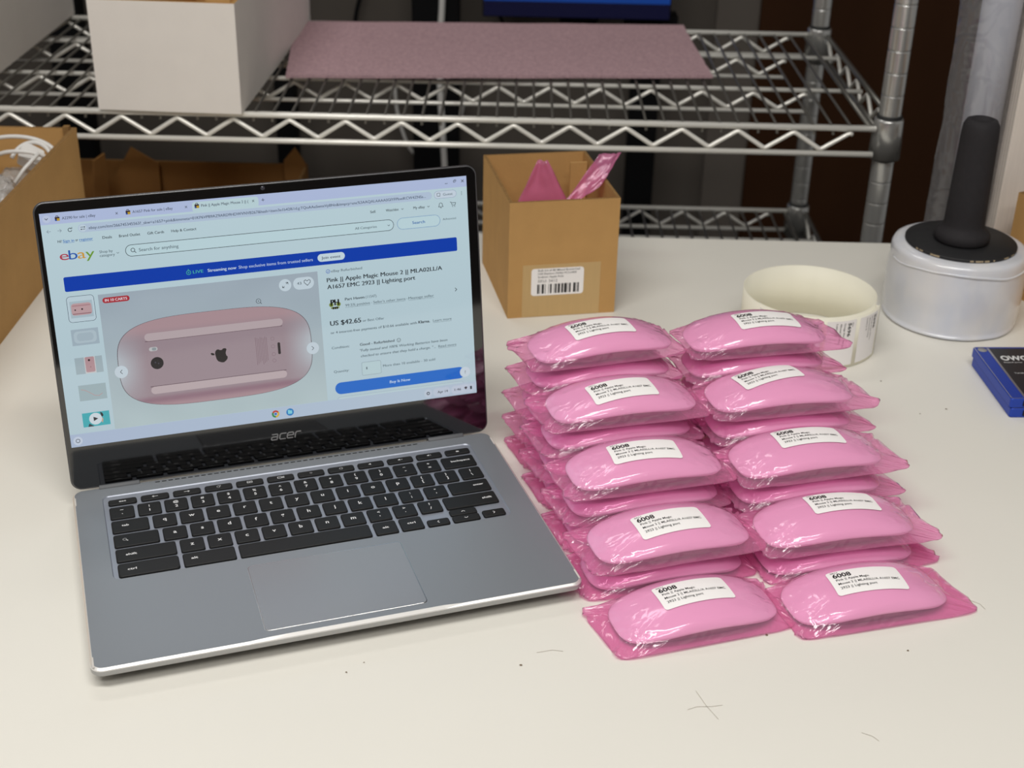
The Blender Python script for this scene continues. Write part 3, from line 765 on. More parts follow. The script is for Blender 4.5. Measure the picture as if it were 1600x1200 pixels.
for i in range(12): key(24.4 + 23.15 * i, 187.2, 24.4 + 23.15 * i + 20.3 - (.6 if i == 11 else 0), 194.4, 'function_key', icons[i], 1.8)
def two(a, b, w1=None, w2=None): return [(a, 0, 2.9, 2.7, w1), (b, 0, -2.4, 3.0, w2)]
key(24.4, 168, 41.7, 183.6, 'key', two('~', '`'))
for i, (a, b) in enumerate(zip('!@#$%^&*()_+', '1234567890-=')):
    key(44.1 + 19.05 * i, 168, 60.7 + 19.05 * i, 183.6, 'key', two(a, b))
key(272.8, 168, 298.5, 183.6, 'backspace_key', [('backspace', 1.5, 1, 2.2, 15)])
key(24.4, 149.4, 50.2, 165, 'tab_key', [('tab', -3.5, 0.6, 2.3, 5)])
for i, ch in enumerate('qwertyuiop'): key(52.9 + 19.05 * i, 149.4, 69.5 + 19.05 * i, 165, 'key', [(ch, 0, 0.4, 3.7, None)])
key(52.9 + 190.5, 149.4, 69.5 + 190.5, 165, 'key', two('{', '[')); key(52.9 + 209.55, 149.4, 69.5 + 209.55, 165, 'key', two('}', ']'))
key(281.6, 149.4, 298.5, 165, 'key', two('|', '\\'))
key(24.4, 130.8, 55.4, 146.4, 'search_key', [stroke(circ(1.2, 14, -8, .8), .5), stroke([(-7.1, 0), (-5.9, -1.1)], .6)])
for i, ch in enumerate('asdfghjkl'): key(58.1 + 19.05 * i, 130.8, 74.7 + 19.05 * i, 146.4, 'key', [(ch, 0, 0.4, 3.7, None)])
key(58.1 + 171.45, 130.8, 74.7 + 171.45, 146.4, 'key', two(':', ';')); key(58.1 + 190.5, 130.8, 74.7 + 190.5, 146.4, 'key', two('"', "'"))
key(267.7, 130.8, 298.5, 146.4, 'enter_key', [('enter', 7, 0.8, 2.2, 8)])
key(24.4, 112.4, 65.2, 128, 'shift_key', [('shift', -10, 0, 2.3, 7.5)])
for i, ch in enumerate('zxcvbnm'): key(67.8 + 19.05 * i, 112.4, 84.4 + 19.05 * i, 128, 'key', [(ch, 0, 0.4, 3.7, None)])
for i, (a, b) in enumerate((('<', ','), ('>', '.'), ('?', '/'))): key(67.8 + 19.05 * (7 + i), 112.4, 84.4 + 19.05 * (7 + i), 128, 'key', two(a, b))
key(258.4, 112.4, 298.5, 128, 'shift_key', [('shift', 12.5, 0, 2.3, 7.5)])
key(24.4, 94.4, 65.2, 110, 'control_key', [('ctrl', -11, 0, 2.3, 6)], 2.2)
key(67.8, 94.4, 103.4, 110, 'alt_key', [('alt', -10, 1, 2.4, 4.6)])
key(106.0, 94.4, 198.8, 110, 'space_bar')
key(201.5, 94.4, 218.0, 110, 'alt_key', [('alt', 0, 0, 2.2, 4.6)])
key(220.4, 94.4, 237.0, 110, 'control_key', [('ctrl', 0, 0.5, 2.2, 6)])
chev = lambda a: stroke([(math.cos(a) * .5 + math.cos(a + 2.2) * 1.5, math.sin(a) * .5 + math.sin(a + 2.2) * 1.5), (math.cos(a) * .7, math.sin(a) * .7), (math.cos(a) * .5 + math.cos(a - 2.2) * 1.5, math.sin(a) * .5 + math.sin(a - 2.2) * 1.5)], .5)
key(239.6, 94.6, 256.0, 102.6, 'arrow_key', [chev(PI)])
key(258.5, 103.2, 278.8, 110.6, 'arrow_key', [chev(PI / 2)])
key(258.5, 94.6, 278.8, 102.4, 'arrow_key', [chev(-PI / 2)])
key(281.4, 95.2, 298.2, 103.6, 'arrow_key', [chev(0)])

# trackpad
mb = MB(); tp = lambda i, z: [(x * MM, y * MM, z * MM) for x, y in rrect(108 + i, 8.6 + i, 215.6 - i, 83.6 - i, max(3.4 - i, 1), 8)]
mb.loops([tp(0, DZ + .02), tp(0.35, DZ + .05), tp(0.55, DZ + .22), tp(0.75, DZ + .24)], 0, False, False, False)
tr_ = mb.build('trackpad_rim', mat('trackpad_chamfer', (190, 190, 190), 0.22, metal=1.0), lap)
mb = MB(); mb.loops([tp(0.76, DZ + .02), tp(0.76, DZ + .24), tp(0.95, DZ + .24)], 0, False, False, True)
mb.build('trackpad', mat('trackpad_glass', (140, 143, 148), 0.26, metal=0.35, spec=0.5), lap)
# speaker slots, bumpers
mb = MB()
for k in range(42):
    x = 60 + k * 4.85; mb.box(x * MM, 211.4 * MM, DZ * MM, (x + 3.4) * MM, 212.6 * MM, (DZ + .05) * MM)
mb.build('vent_slots', M_RUBBER, lap)
for x, y in ((1.9, 194.5), (1.9, 3.2), (320.7, 194.8), (320.7, 5.4)):
    mb = MB(); mb.prism([(px * MM, py * MM) for px, py in rrect(x - .55, y, x + .55, y + 10.6, .5)], DZ * MM, (DZ + .35) * MM)
    o = mb.build('bumper', mat('bumper_rubber', (205, 200, 194), 0.6), lap)
# hinges: a grey barrel in a notch of the lid
for x0, x1 in ((19.6, 49.0), (272.0, 300.8)):
    mb = MB(); n = 24; rings = []
    for x in (x0, x1): rings.append([(x * MM, (216.3 + 3.7 * math.cos(2 * PI * k / n)) * MM, (14.6 + 3.7 * math.sin(2 * PI * k / n)) * MM) for k in range(n)])
    mb.loops(rings, 0, True, True, True)
    mb.build('hinge', mat('hinge_metal', (92, 94, 97), 0.55, metal=0.1), lap, bevel=0.0004)

# lid: local x along the hinge, local y up the panel, local z out of the screen
TH = 1.38709
LIDH = 214.3
Y0, Z0 = 215.3, 16.36
lid = bpy.data.objects.new('lid', None)
def lloop(ins, r, z): return [(x * MM, y * MM, z * MM) for x, y in rrect(0.3 + ins, 0.2 + ins, 321.9 - ins, LIDH - ins, r, 8)]
mb = MB(); mb.loops([lloop(2.5, 6, -5.0), lloop(1.0, 7, -4.6), lloop(0, 8, -3.2), lloop(0, 8, -0.6), lloop(0.5, 7.6, 0.0), lloop(1.1, 7.0, 0.05)], 0, True, True, True)
lid = mb.build('lid', mat('lid_dark_metal', (92, 92, 94), 0.3, metal=0.6), lap, loc=(0, Y0 * MM, Z0 * MM), rot=(TH, 0, 0))
mb = MB(); mb.loops([lloop(1.1, 7.0, 0.06), lloop(1.3, 6.9, 0.30)], 0, False, False, True)
mb.build('screen_glass', M_BEZEL, lid)
# webcam
MB().lathe([(0, .00031), (.0016, .00031), (.0016, .00034), (0, .00034)], 24, c=(0.160, 0.2108), cap0=False, cap1=False).build('webcam', mat('lens', (52, 52, 60), 0.1), lid)
# maker's mark: chunky rounded letters
mb = MB()
def blobline(mb, pts, wd, z, m=0, n=8):
    P = [Vector(p) for p in pts]
    for a, b in zip(P[:-1], P[1:]):
        d = b - a; L = d.length
        if L < 1e-6: continue
        d /= L; nn = Vector((-d.y, d.x)) * wd / 2
        mb.add([(q.x * MM, q.y * MM, z * MM) for q in (a - nn, b - nn, b + nn, a + nn)], [(0, 1, 2, 3)], m)
    for p in P:
        mb.add([((p.x + wd / 2 * math.cos(2 * PI * k / n)) * MM, (p.y + wd / 2 * math.sin(2 * PI * k / n)) * MM, (z + .002) * MM) for k in range(n)], [tuple(range(n))], m)
def slant(pts, ox, oy=18.0, k=0.22): return [(ox + x + y * k, oy + y) for x, y in pts]
lw = 1.0
A_ = [[(0.4, 4.4), (4.0, 4.4), (4.6, 3.9), (4.6, 0.1)], [(4.6, 2.4), (1.0, 2.4), (0.2, 1.8), (0.2, 0.6), (0.8, 0.1), (4.6, 0.1)]]
C_ = [[(4.6, 4.4), (1.0, 4.4), (0.2, 3.6), (0.2, 0.9), (0.9, 0.1), (4.6, 0.1)]]
E_ = [[(0.2, 2.3), (4.7, 2.3), (4.7, 3.7), (4.0, 4.4), (1.0, 4.4), (0.2, 3.6), (0.2, 0.9), (0.9, 0.1), (4.5, 0.1)]]
R_ = [[(0.3, 0.1), (0.3, 3.4), (1.2, 4.4), (4.0, 4.4)]]
for gl, ox in ((A_, 149.0), (C_, 155.2), (E_, 161.0), (R_, 167.0)):
    for ln in gl: blobline(mb, slant(ln, ox), lw, 0.34)
mb.build('maker_logo', M_LOGO, lid)

# ---------- what the screen shows, one mesh with a colour per element
SX, SY, SWD, SHT = 4.33, 34.12 + 172.4, 309.39, 172.4
class Scr:
    def __init__(s): s.v = []; s.f = []; s.c = []; s.z = 0.33; s.cc = []
    def put(s, vs, fs, col, colf=None, dz=0.004):
        n = len(s.v); s.v += [((SX + x) * MM, (SY - y * SHT / 173.0) * MM, s.z * MM) for x, y in vs]
        s.f += [tuple(n + i for i in f) for f in fs]
        s.cc += [(lin(colf(x, y)) if colf else lin(col)) for x, y in vs]; s.z += dz
    def rect(s, x0, y0, x1, y1, col, colf=None): s.put([(x0, y0), (x0, y1), (x1, y1), (x1, y0)], [(0, 1, 2, 3)], col, colf)
    def rr(s, x0, y0, x1, y1, r, col): 
        p = rrect(x0, y0, x1, y1, r, 6); p = [(x, y) for x, y in reversed(p)]; s.put(p, [tuple(range(len(p)))], col)
    def rro(s, x0, y0, x1, y1, r, wd, col, fill): s.rr(x0, y0, x1, y1, r, col); s.rr(x0 + wd, y0 + wd, x1 - wd, y1 - wd, max(r - wd, .1), fill)
    def disc(s, cx, cy, r, col, n=28): s.put([(cx + r * math.cos(-2 * PI * k / n), cy + r * math.sin(-2 * PI * k / n)) for k in range(n)], [tuple(range(n))], col)
    def ring(s, cx, cy, r, wd, col, n=28, a0=0, a1=2 * PI):
        s.line([(cx + r * math.cos(a0 + (a1 - a0) * k / n), cy + r * math.sin(a0 + (a1 - a0) * k / n)) for k in range(n + 1)], wd, col)
    def line(s, pts, wd, col):
        P = [Vector(p) for p in pts]; vs = []; fs = []
        for a, b in zip(P[:-1], P[1:]):
            d = b - a
            if d.length < 1e-6: continue
            d.normalize(); nn = Vector((-d.y, d.x)) * wd / 2; a2 = a - d * wd * .2; b2 = b + d * wd * .2
            k = len(vs); vs += [tuple(a2 + nn), tuple(b2 + nn), tuple(b2 - nn), tuple(a2 - nn)]; fs.append((k, k + 1, k + 2, k + 3))
        s.put(vs, fs, col)
    def text(s, t, x0, x1, yb, cap, col, bold=0.0, shear=0.0):
        bold = 0.0 if bold < 0 else max(bold, 0.012)
        vs, fs = text_fit(t, x0, x1, cap, bold, shear)
        s.put([(x, yb - y) for x, y in vs], fs, col)
    def tc(s, t, cx, yc, cap, col, wd=None, bold=0.0):
        vs, fs = text_raw(t, bold); ww = max(p[0] for p in vs); sx = wd / ww if wd else cap
        s.put([(cx + (x - ww / 2) * sx, yc + cap / 2 - y * cap) for x, y in vs], fs, col)
    def poly(s, pts, col):
        tri = tessellate_polygon([[Vector((x, y, 0)) for x, y in pts]]); 
        ar = sum(pts[i][0] * pts[(i + 1) % len(pts)][1] - pts[(i + 1) % len(pts)][0] * pts[i][1] for i in range(len(pts)))
        fs = []
        for t in tri:
            a, b, c = [Vector(pts[i]) for i in t]; cr_ = (b - a).cross(c - a) if False else (b.x - a.x) * (c.y - a.y) - (b.y - a.y) * (c.x - a.x)
            fs.append(tuple(t) if cr_ < 0 else tuple(reversed(t)))
        s.put(pts, fs, col)
s = Scr(); DOUBLED[0] = True
PAGE = (195, 220, 226); BARC = (184, 198, 232); PILL = (186, 204, 226); DK = (52, 60, 66); GR = (104, 120, 128); BL_ = (40, 110, 190)
def pagec(x, y): 
    t = y / 173; return (196 - 10 * t, 220 - 12 * t, 228 - 10 * t)
s.rect(0, 0, SWD, 173, PAGE, pagec)
s.rect(0, 0, SWD, 8.1, BARC)
s.rr(1.8, 1.6, 7.2, 6.8, 2.5, (196, 208, 234)); s.line([(3.4, 3.6), (4.4, 4.7), (5.4, 3.6)], .4, DK)
s.rr(104.3, 1.4, 151.8, 8.8, 2.2, PAGE)
def bagicon(x, y):
    s.rect(x - 1.5, y - 1.2, x + 1.7, y + 1.5, (58, 48, 52)); s.rect(x - 0.2, y - 0.2, x + 1.7, y + 1.5, (196, 160, 50)); s.rect(x - 1.5, y + .4, x - .4, y + 1.5, (50, 80, 160)); s.line([(x - .7, y - 1.2), (x - .5, y - 2), (x + .6, y - 2), (x + .8, y - 1.2)], .4, (70, 60, 60))
bagicon(11.6, 4.4); bagicon(59.6, 4.4); bagicon(107.6, 4.4)
TB = (84, 92, 108)
s.text('A2290 for sale | eBay', 14.8, 37.4, 5.3, 1.9, TB); s.text('A1657 Pink for sale | eBay', 62.7, 90.7, 5.3, 1.9, TB); s.text('Pink || Apple Magic Mouse 2 || (', 110.7, 144.5, 5.3, 1.9, TB)
def ex(x, y, r=.8, wd=.3): s.line([(x - r, y - r), (x + r, y + r)], wd, DK); s.line([(x - r, y + r), (x + r, y - r)], wd, DK)
ex(51.9, 4.4, .7); ex(100.1, 4.4, .7); ex(148, 4.4, .7)
s.line([(154.1, 4.3), (156.1, 4.3)], .35, DK); s.line([(155.1, 3.3), (155.1, 5.3)], .35, DK)
s.line([(292.4, 4.6), (294.4, 4.6)], .35, DK); s.line([(299.1, 2.8), (300.4, 2.8), (300.4, 4.1), (299.1, 4.1), (299.1, 2.8)], .3, DK); s.line([(299.7, 2.3), (301, 2.3), (301, 3.5)], .3, DK); ex(306.2, 3.6, 1.0, .35)
LG = (140, 156, 168)
s.line([(3.6, 13), (6.2, 13)], .35, LG); s.line([(4.7, 11.9), (3.6, 13), (4.7, 14.1)], .35, LG)
s.line([(10.8, 13), (13.4, 13)], .35, LG); s.line([(12.3, 11.9), (13.4, 13), (12.3, 14.1)], .35, LG)
s.ring(19.1, 13, 1.25, .4, DK, 20, .3, 5.6); s.line([(19.4, 12.1), (20.5, 12.3), (20.5, 11.2)], .35, DK)
s.rr(24.6, 9.6, 281.8, 15.6, 3, PILL); s.disc(27.8, 12.6, 2.6, (200, 218, 232))
s.line([(26.4, 11.9), (28.2, 11.9)], .35, DK); s.line([(27.6, 13.4), (29.4, 13.4)], .35, DK); s.disc(29, 11.9, .45, DK); s.disc(26.8, 13.4, .45, DK)
s.text('ebay.com/itm/266745345563?_skw=a1657+pink&itmmeta=01KP6VPB9AZ9ARD9HDWVNVB267&hash=item3e1b42f61d:g:TQoAAeSwnxVpBNn&itmprp=enc%3AAQALAAAA0GfYFPkwiKCW4ZNSs...', 31.8, 276.8, 13.8, 2.0, (84, 96, 116))
s.rro(283.4, 9.7, 301, 15.5, 2.9, .25, (150, 164, 196), (206, 220, 234)); s.rro(285.6, 11.2, 288.2, 13.8, .4, .3, DK, (206, 220, 234)); s.text('Guest', 290.4, 298, 13.5, 1.8, GR)
for k in (-1, 0, 1): s.disc(305, 12.8 + k * 1.1, .28, DK, 10)
T = 1.9
s.text('Hi!', 9.9, 12.6, 21.5, T, DK); s.text('Sign in', 13.4, 21.0, 21.5, T, BL_); s.line([(13.4, 22), (21, 22)], .2, BL_); s.text('or', 21.8, 23.7, 21.5, T, DK); s.text('register', 24.5, 33.7, 21.5, T, BL_); s.line([(24.5, 22), (33.7, 22)], .2, BL_)
for t, a, b in (('Deals', 40.2, 46.7), ('Brand Outlet', 51.6, 66.2), ('Gift Cards', 71.2, 82.9), ('Help & Contact', 87.9, 105.7), ('Sell', 233.6, 237.5), ('Watchlist', 245.5, 255.4), ('My eBay', 266.8, 275.7)): s.text(t, a, b, 21.6, T, DK)
for x in (258.3, 278.6): s.line([(x - .8, 20.3), (x, 21.1), (x + .8, 20.3)], .3, DK)
s.line([(286.4, 21.8), (287, 20.8), (287, 19.9), (287.5, 19), (288.4, 18.8), (289.2, 19.2), (289.5, 20), (289.5, 20.9), (290.1, 21.8), (286.4, 21.8)], .35, DK); s.line([(287.8, 22.6), (288.8, 22.6)], .4, DK)
s.line([(295.6, 18.9), (296.4, 18.9), (297.2, 21.4), (299.4, 21.4), (300, 19.6), (296.6, 19.6)], .35, DK); s.disc(297.5, 22.4, .35, DK, 10); s.disc(299.2, 22.4, .35, DK, 10)
# four coloured letters
for ch, x0, x1, col in (('e', 9.8, 16.0, (182, 62, 84)), ('b', 16.0, 21.9, (42, 92, 180)), ('a', 21.9, 27.4, (214, 160, 62)), ('y', 27.4, 33.6, (116, 162, 58))):
    s.text(ch, x0, x1, 34.0, 6.6, col, -0.012)
s.text('Shop by', 36.9, 46.1, 31.6, 1.9, GR); s.text('category', 36.8, 47.3, 34.3, 1.9, GR); s.line([(48.6, 32.2), (49.4, 33), (50.2, 32.2)], .3, GR)
s.rro(54.6, 27.6, 251, 36.2, 4.3, .38, DK, (197, 223, 230)); s.ring(59.9, 31.6, 1.3, .4, DK); s.line([(60.8, 32.6), (61.9, 33.7)], .45, DK)
s.text('Search for anything', 64, 91.8, 33.1, 2.3, GR); s.text('All Categories', 221.2, 237.8, 32.9, 1.8, GR); s.line([(246.2, 31.7), (247, 32.5), (247.8, 31.7)], .3, DK)
s.rro(253.5, 27.4, 287.2, 36.3, 4.4, .3, (110, 150, 196), (197, 223, 230)); s.text('Search', 265.3, 275.2, 32.9, 2.1, (46, 104, 178), .015); s.text('Advanced', 289.1, 299.6, 32.2, 1.5, GR)
s.rr(10.3, 46.3, 299.4, 57.0, 1.2, (14, 64, 178))
s.ring(96.9, 52.2, 1.5, .45, (70, 180, 160)); s.disc(96.9, 52.2, .5, (70, 180, 160)); s.line([(96.9, 50.6), (96.9, 49.7)], .5, (70, 180, 160))
s.text('LIVE', 99.9, 107.4, 53.2, 2.2, (80, 190, 170), .01); WT = (206, 224, 240)
s.text('Streaming now', 110.5, 131.3, 53.2, 2.2, WT, .022); s.text('Shop exclusive items from trusted sellers', 132.9, 187.8, 53.2, 2.2, (188, 206, 236)); s.rr(191.4, 48.6, 212, 54.5, 2.9, (206, 226, 236)); s.text('Join event', 194.3, 208.7, 52.6, 2.0, (56, 68, 90), .01)
# left column of thumbnails
s.rro(10.2, 60.6, 29.2, 79.8, 2.6, .3, (70, 84, 100), (196, 216, 226)); s.rect(12, 64.4, 27.6, 76.6, (176, 196, 206)); s.rr(12.8, 66, 26.8, 74.8, 2.2, (196, 164, 168)); s.rr(13.6, 67.3, 26, 68.2, .3, (180, 138, 144)); s.rect(13.4, 73.4, 26.2, 74, (150, 110, 118)); s.disc(15.4, 70.8, .55, (40, 34, 38), 12); s.disc(20.2, 70.5, .65, (40, 34, 38), 12)
s.rect(10.4, 85, 29.2, 97, (168, 186, 198)); s.rr(12, 86.6, 27.6, 95.4, 2.8, (182, 200, 210)); s.rr(14, 88, 25.6, 94, 2.6, (172, 190, 201))
s.rect(10.3, 106.1, 29.4, 118.5, (166, 184, 192)); s.rect(16.8, 106.1, 24.4, 118.5, (206, 206, 208)); s.rr(17.4, 106.1, 23.8, 117.6, 1, (186, 150, 156)); s.disc(20.2, 108.6, .8, (50, 36, 42), 12); s.disc(20.8, 113.8, .5, (160, 122, 130), 12)
s.rect(10.3, 126.9, 29.5, 138.8, (164, 184, 190)); s.line([(12, 130), (15, 131), (18.4, 133.4), (21, 135.4), (24, 136), (26.5, 134.4)], .35, (196, 150, 150))
s.rect(10.3, 148.2, 29.4, 158.9, (66, 176, 186)); s.poly([(23, 148.4), (24.6, 149.4), (25.2, 151.4), (24, 152.4), (23.4, 151)], (40, 40, 46)); s.poly([(23.6, 152), (24.8, 154), (24.2, 157), (22.6, 155)], (196, 170, 150)); s.poly([(14.6, 156.4), (18, 158.9), (13.6, 158.9)], (40, 60, 70)); s.disc(19.4, 153.3, 4.5, (212, 224, 232)); s.poly([(18, 151.6), (21.3, 153.3), (18, 155)], (40, 46, 54))
# large picture of the underside of a pink mouse
n1 = 12
def bgc(x, y):
    t = (y - 61) / 102; k = mnoise.noise(Vector((x * .03, y * .05, 2))) * 5
    return (166 + 16 * t + k, 180 + 20 * t + k, 192 + 12 * t + k)
vs = [(32 + 158.4 * i / 24, 61.4 + 101.8 * j / 16) for i in range(25) for j in range(17)]
s.put(vs, [(i * 17 + j, i * 17 + j + 1, (i + 1) * 17 + j + 1, (i + 1) * 17 + j) for i in range(24) for j in range(16)], None, bgc)
CX, CY, AX, BY = 110.8, 116.8, 70.6, 34.2
def sup(a, k=1.0, n=3.4): 
    c, q = math.cos(a), math.sin(a); return (CX + AX * k * math.copysign(abs(c) ** (2 / n), c), CY + BY * k * math.copysign(abs(q) ** (2 / n), q))
def mousec(x, y):
    u = (x - CX) / AX; v = (y - CY) / BY
    base = Vector((160, 142, 150))
    if v < -.52: base = base.lerp(Vector((178, 150, 156)), min(1, (-.52 - v) / .25))
    if v > .72: base = base.lerp(Vector((148, 116, 130)), min(1, (v - .72) / .08))
    if v > .84: base = base.lerp(Vector((174, 144, 152)), min(1, (v - .84) / .1))
    e = max(0, abs(u) - .72) / .28; g = math.exp(-((v - .05) / .62) ** 2)
    return tuple(base.lerp(Vector((186, 194, 202)), min(1, e * 1.1 * g)))
K = 24; A = 120
vs = [sup(-2 * PI * j / A, 1.006) for j in range(A)]; s.put(vs, [tuple(range(A))], (96, 84, 92))
vs = [sup(-2 * PI * j / A, (i + .001) / K) for i in range(K + 1) for j in range(A)]
s.put(vs, [(i * A + j, (i + 1) * A + j, (i + 1) * A + (j + 1) % A, i * A + (j + 1) % A) for i in range(K) for j in range(A)], None, mousec)
s.rr(60.5, 99.6, 160.8, 100.2, .3, (120, 100, 108)); s.rr(60.5, 94, 161.4, 99.8, 2.8, (190, 174, 178)); s.rr(60.7, 134.2, 161, 134.9, .3, (112, 92, 102)); s.rr(60.9, 134.7, 161.2, 140.4, 2.8, (192, 175, 179))
s.rr(62.8, 104.6, 68.8, 107.6, 1.4, (196, 196, 198)); s.rr(64.8, 105, 68, 107.2, 1, (150, 160, 164)); s.disc(67.4, 117, 4.6, (26, 20, 26)); s.disc(66.2, 116.4, .6, (62, 60, 74)); s.disc(68.4, 117.4, .6, (62, 60, 74))
# fruit emblem lying on its side, leaf to the left
ap = [(111.4, 111.9), (110.4, 113.2), (109.6, 115), (109.5, 117.4), (110, 119.9), (111.2, 121.9), (112.6, 122.6), (113.9, 122.2), (115, 121.9), (116.2, 122.4), (117.4, 122.0)]
ap = [(109.9, 113.4), (111.0, 112.3), (112.4, 112.2), (113.4, 112.9), (114.6, 112.9), (115.8, 111.9), (117.4, 111.9), (118.2, 112.8), (117.6, 114.3), (117.3, 116.0), (117.6, 117.4), (118.5, 118.6), (118.2, 120.2), (117.0, 121.6), (115.4, 122.6), (113.8, 122.5), (112.4, 121.9), (111.2, 121.2), (110.3, 119.6), (109.8, 117.2), (109.5, 115.2)]
s.poly(ap, (24, 18, 22)); s.poly([(106.2, 114.8), (107.2, 114.3), (108.6, 114.8), (109.3, 116), (108.2, 116.4), (107, 116)], (24, 18, 22))
for k in range(8): s.rect(139.8 + k * 1.15, 106.6 + (k % 3) * .5, 140.2 + k * 1.15, 128 - (k % 4) * .9, (136, 112, 122))
for yy in (109, 115, 121, 126): s.ring(152.6, yy, 1.3, .25, (136, 112, 122), 12)
s.rr(156.0, 112.4, 158, 121.6, .9, (34, 26, 32))
s.rr(34.7, 64, 53.6, 68.1, 2, (176, 52, 62)); s.text('IN 10 CARTS', 36.4, 51.9, 67, 1.9, (228, 216, 224), .03)
s.disc(41.5, 120.4, 4.7, (202, 216, 226)); s.line([(42.2, 118.9), (40.8, 120.4), (42.2, 121.9)], .4, DK)
s.disc(182.3, 120.1, 4.7, (202, 216, 226)); s.line([(181.6, 118.6), (183, 120.1), (181.6, 121.6)], .4, DK)
s.ring(144.9, 79, 1.7, .3, DK); s.disc(144.9, 79, .4, DK, 10); s.line([(146.2, 80.3), (147.2, 81.3)], .35, DK)
s.disc(165.6, 69.2, 4.6, (204, 220, 230)); s.line([(163.6, 71), (165, 69.9)], .35, DK); s.line([(163.6, 69.6), (163.6, 71), (165, 71)], .35, DK); s.line([(166.4, 68.3), (167.8, 67.2)], .35, DK); s.line([(166.2, 67.2), (167.8, 67.2), (167.8, 68.7)], .35, DK)
s.rr(171.6, 64.6, 187.2, 73.8, 4.5, (204, 220, 230)); s.text('43', 174.4, 177.8, 70, 2, GR); s.line([(182.2, 71.2), (179.9, 68.8), (179.9, 67.5), (180.9, 66.8), (182.2, 67.8), (183.5, 66.8), (184.5, 67.5), (184.5, 68.8), (182.2, 71.2)], .4, DK)
# right column
s.ring(198.4, 62.3, 1.4, .35, (60, 100, 190)); s.line([(197.8, 62.3), (198.3, 62.9), (199.2, 61.8)], .3, (60, 100, 190)); s.text('eBay Refurbished', 200.6, 224.3, 63.3, 1.9, GR)
s.text('Pink || Apple Magic Mouse 2 || MLA02LL/A', 196.9, 286.6, 70.5, 3.1, (46, 52, 58), .022); s.text('A1657 EMC 2923 || Lighting port', 196.8, 265, 75.8, 3.1, (46, 52, 58), .022)
s.line([(296, 85.9), (297.3, 87.2), (296, 88.5)], .45, DK)
s.disc(198.9, 88.2, 1.7, (128, 146, 66), 16); s.disc(204.4, 88.2, 1.7, (128, 146, 66), 16); s.rr(198.4, 90.2, 204.9, 91.4, .4, (136, 150, 76)); s.text('PH', 198.4, 205, 88.9, 4.6, (26, 26, 26), .05); s.text('III', 199.6, 203.8, 91.8, 1.8, (26, 26, 26), .05)
s.text('Part Haven', 209.5, 224.6, 86, 2, DK, .02); s.text('(11547)', 225.5, 233.9, 86, 2, GR)
for t, a, b in (('99.5% positive', 209.5, 228.5), ("Seller's other items", 231.1, 256.3), ('Message seller', 258.6, 278.8)): s.text(t, a, b, 90.8, 1.9, GR); s.line([(a, 91.5), (b, 91.5)], .2, GR)
s.disc(229.8, 90.1, .25, GR, 8); s.disc(257.5, 90.1, .25, GR, 8)
s.text('US $42.65', 196.8, 220.8, 104.4, 3.6, (46, 52, 58), .025); s.text('or Best Offer', 221.9, 238.7, 104.2, 1.9, GR)
s.text('or 4 interest-free payments of $10.66 available with', 196.7, 264.2, 110.9, 1.9, (88, 102, 110)); s.text('Klarna.', 265.3, 274.6, 110.8, 2.1, DK, .035); s.text('Learn more', 277, 291.9, 110.8, 1.9, GR); s.line([(277, 111.5), (291.9, 111.5)], .2, GR)
s.text('Condition:', 196.6, 210.3, 122.9, 1.9, GR); s.text('Good - Refurbished', 218.4, 245.6, 122.9, 2, DK, .02); s.ring(249, 122.1, 1.4, .3, DK); s.line([(249, 121.9), (249, 122.9)], .3, DK)
s.text('"Fully tested and 100% Working Batteries have been', 218.1, 287.8, 127.5, 1.9, (88, 102, 110), 0, .2); s.text('checked to ensure that they hold a charge. " ..', 218.5, 278, 132, 1.9, (88, 102, 110), 0, .2); s.text('Read more', 280.2, 294.7, 132, 1.9, GR); s.line([(280.2, 132.6), (294.7, 132.6)], .2, GR)
s.text('Quantity:', 196.8, 208.7, 141.9, 1.9, GR); s.rro(218.6, 136.2, 233.8, 146.8, 1.2, .25, (140, 156, 166), (190, 214, 220)); s.text('1', 222, 222.9, 142.2, 2, GR); s.text('More than 10 available - 30 sold', 235.3, 277, 142, 1.9, GR)
s.rr(196.9, 150, 300.4, 159.4, 4.6, (22, 108, 208)); s.text('Buy It Now', 239.7, 256.2, 155.8, 2.1, (200, 222, 244), .02); s.disc(300.6, 154.6, 4.2, (206, 220, 230)); s.tc('?', 300.8, 154.6, 2.4, DK)
s.rro(197.6, 161.6, 299.4, 168, 3, .3, (170, 186, 200), (192, 214, 222))
def shc(x, y): t = x / 310; return (176 + 10 * t, 192 + 12 * t, 218 + 2 * t)
s.put([(0, 163.3), (0, 173), (SWD, 173), (SWD, 163.3)], [(0, 1, 2, 3)], None, shc)
s.disc(5.1, 168.4, 3.3, (200, 212, 230)); s.ring(5.1, 168.4, 1.35, .4, DK)
s.disc(149.8, 168.2, 2.9, (196, 60, 50))
def sect(cx, cy, r, a0, a1, col): s.put([(cx, cy)] + [(cx + r * math.cos(a0 + (a1 - a0) * k / 10), cy + r * math.sin(a0 + (a1 - a0) * k / 10)) for k in range(11)], [(0,) + tuple(range(11, 0, -1))], col)
sect(149.8, 168.2, 2.9, -PI / 6, PI / 2, (220, 180, 60)); sect(149.8, 168.2, 2.9, PI / 2, PI * 7 / 6, (46, 140, 80))
s.disc(149.8, 168.2, 1.45, (206, 220, 230)); s.disc(149.8, 168.2, 1.1, (50, 116, 200))
s.disc(160.8, 168.2, 2.9, (34, 126, 196)); s.rr(159.2, 166.9, 162.4, 169.6, .4, (130, 210, 226)); s.rr(159.2, 166.4, 160.8, 167.4, .3, (130, 210, 226))
for a, b in ((266.6, 273), (273.8, 287.8), (288.6, 308.4)): s.rr(a, 164.9, b, 171.7, 3.1, (196, 208, 224))
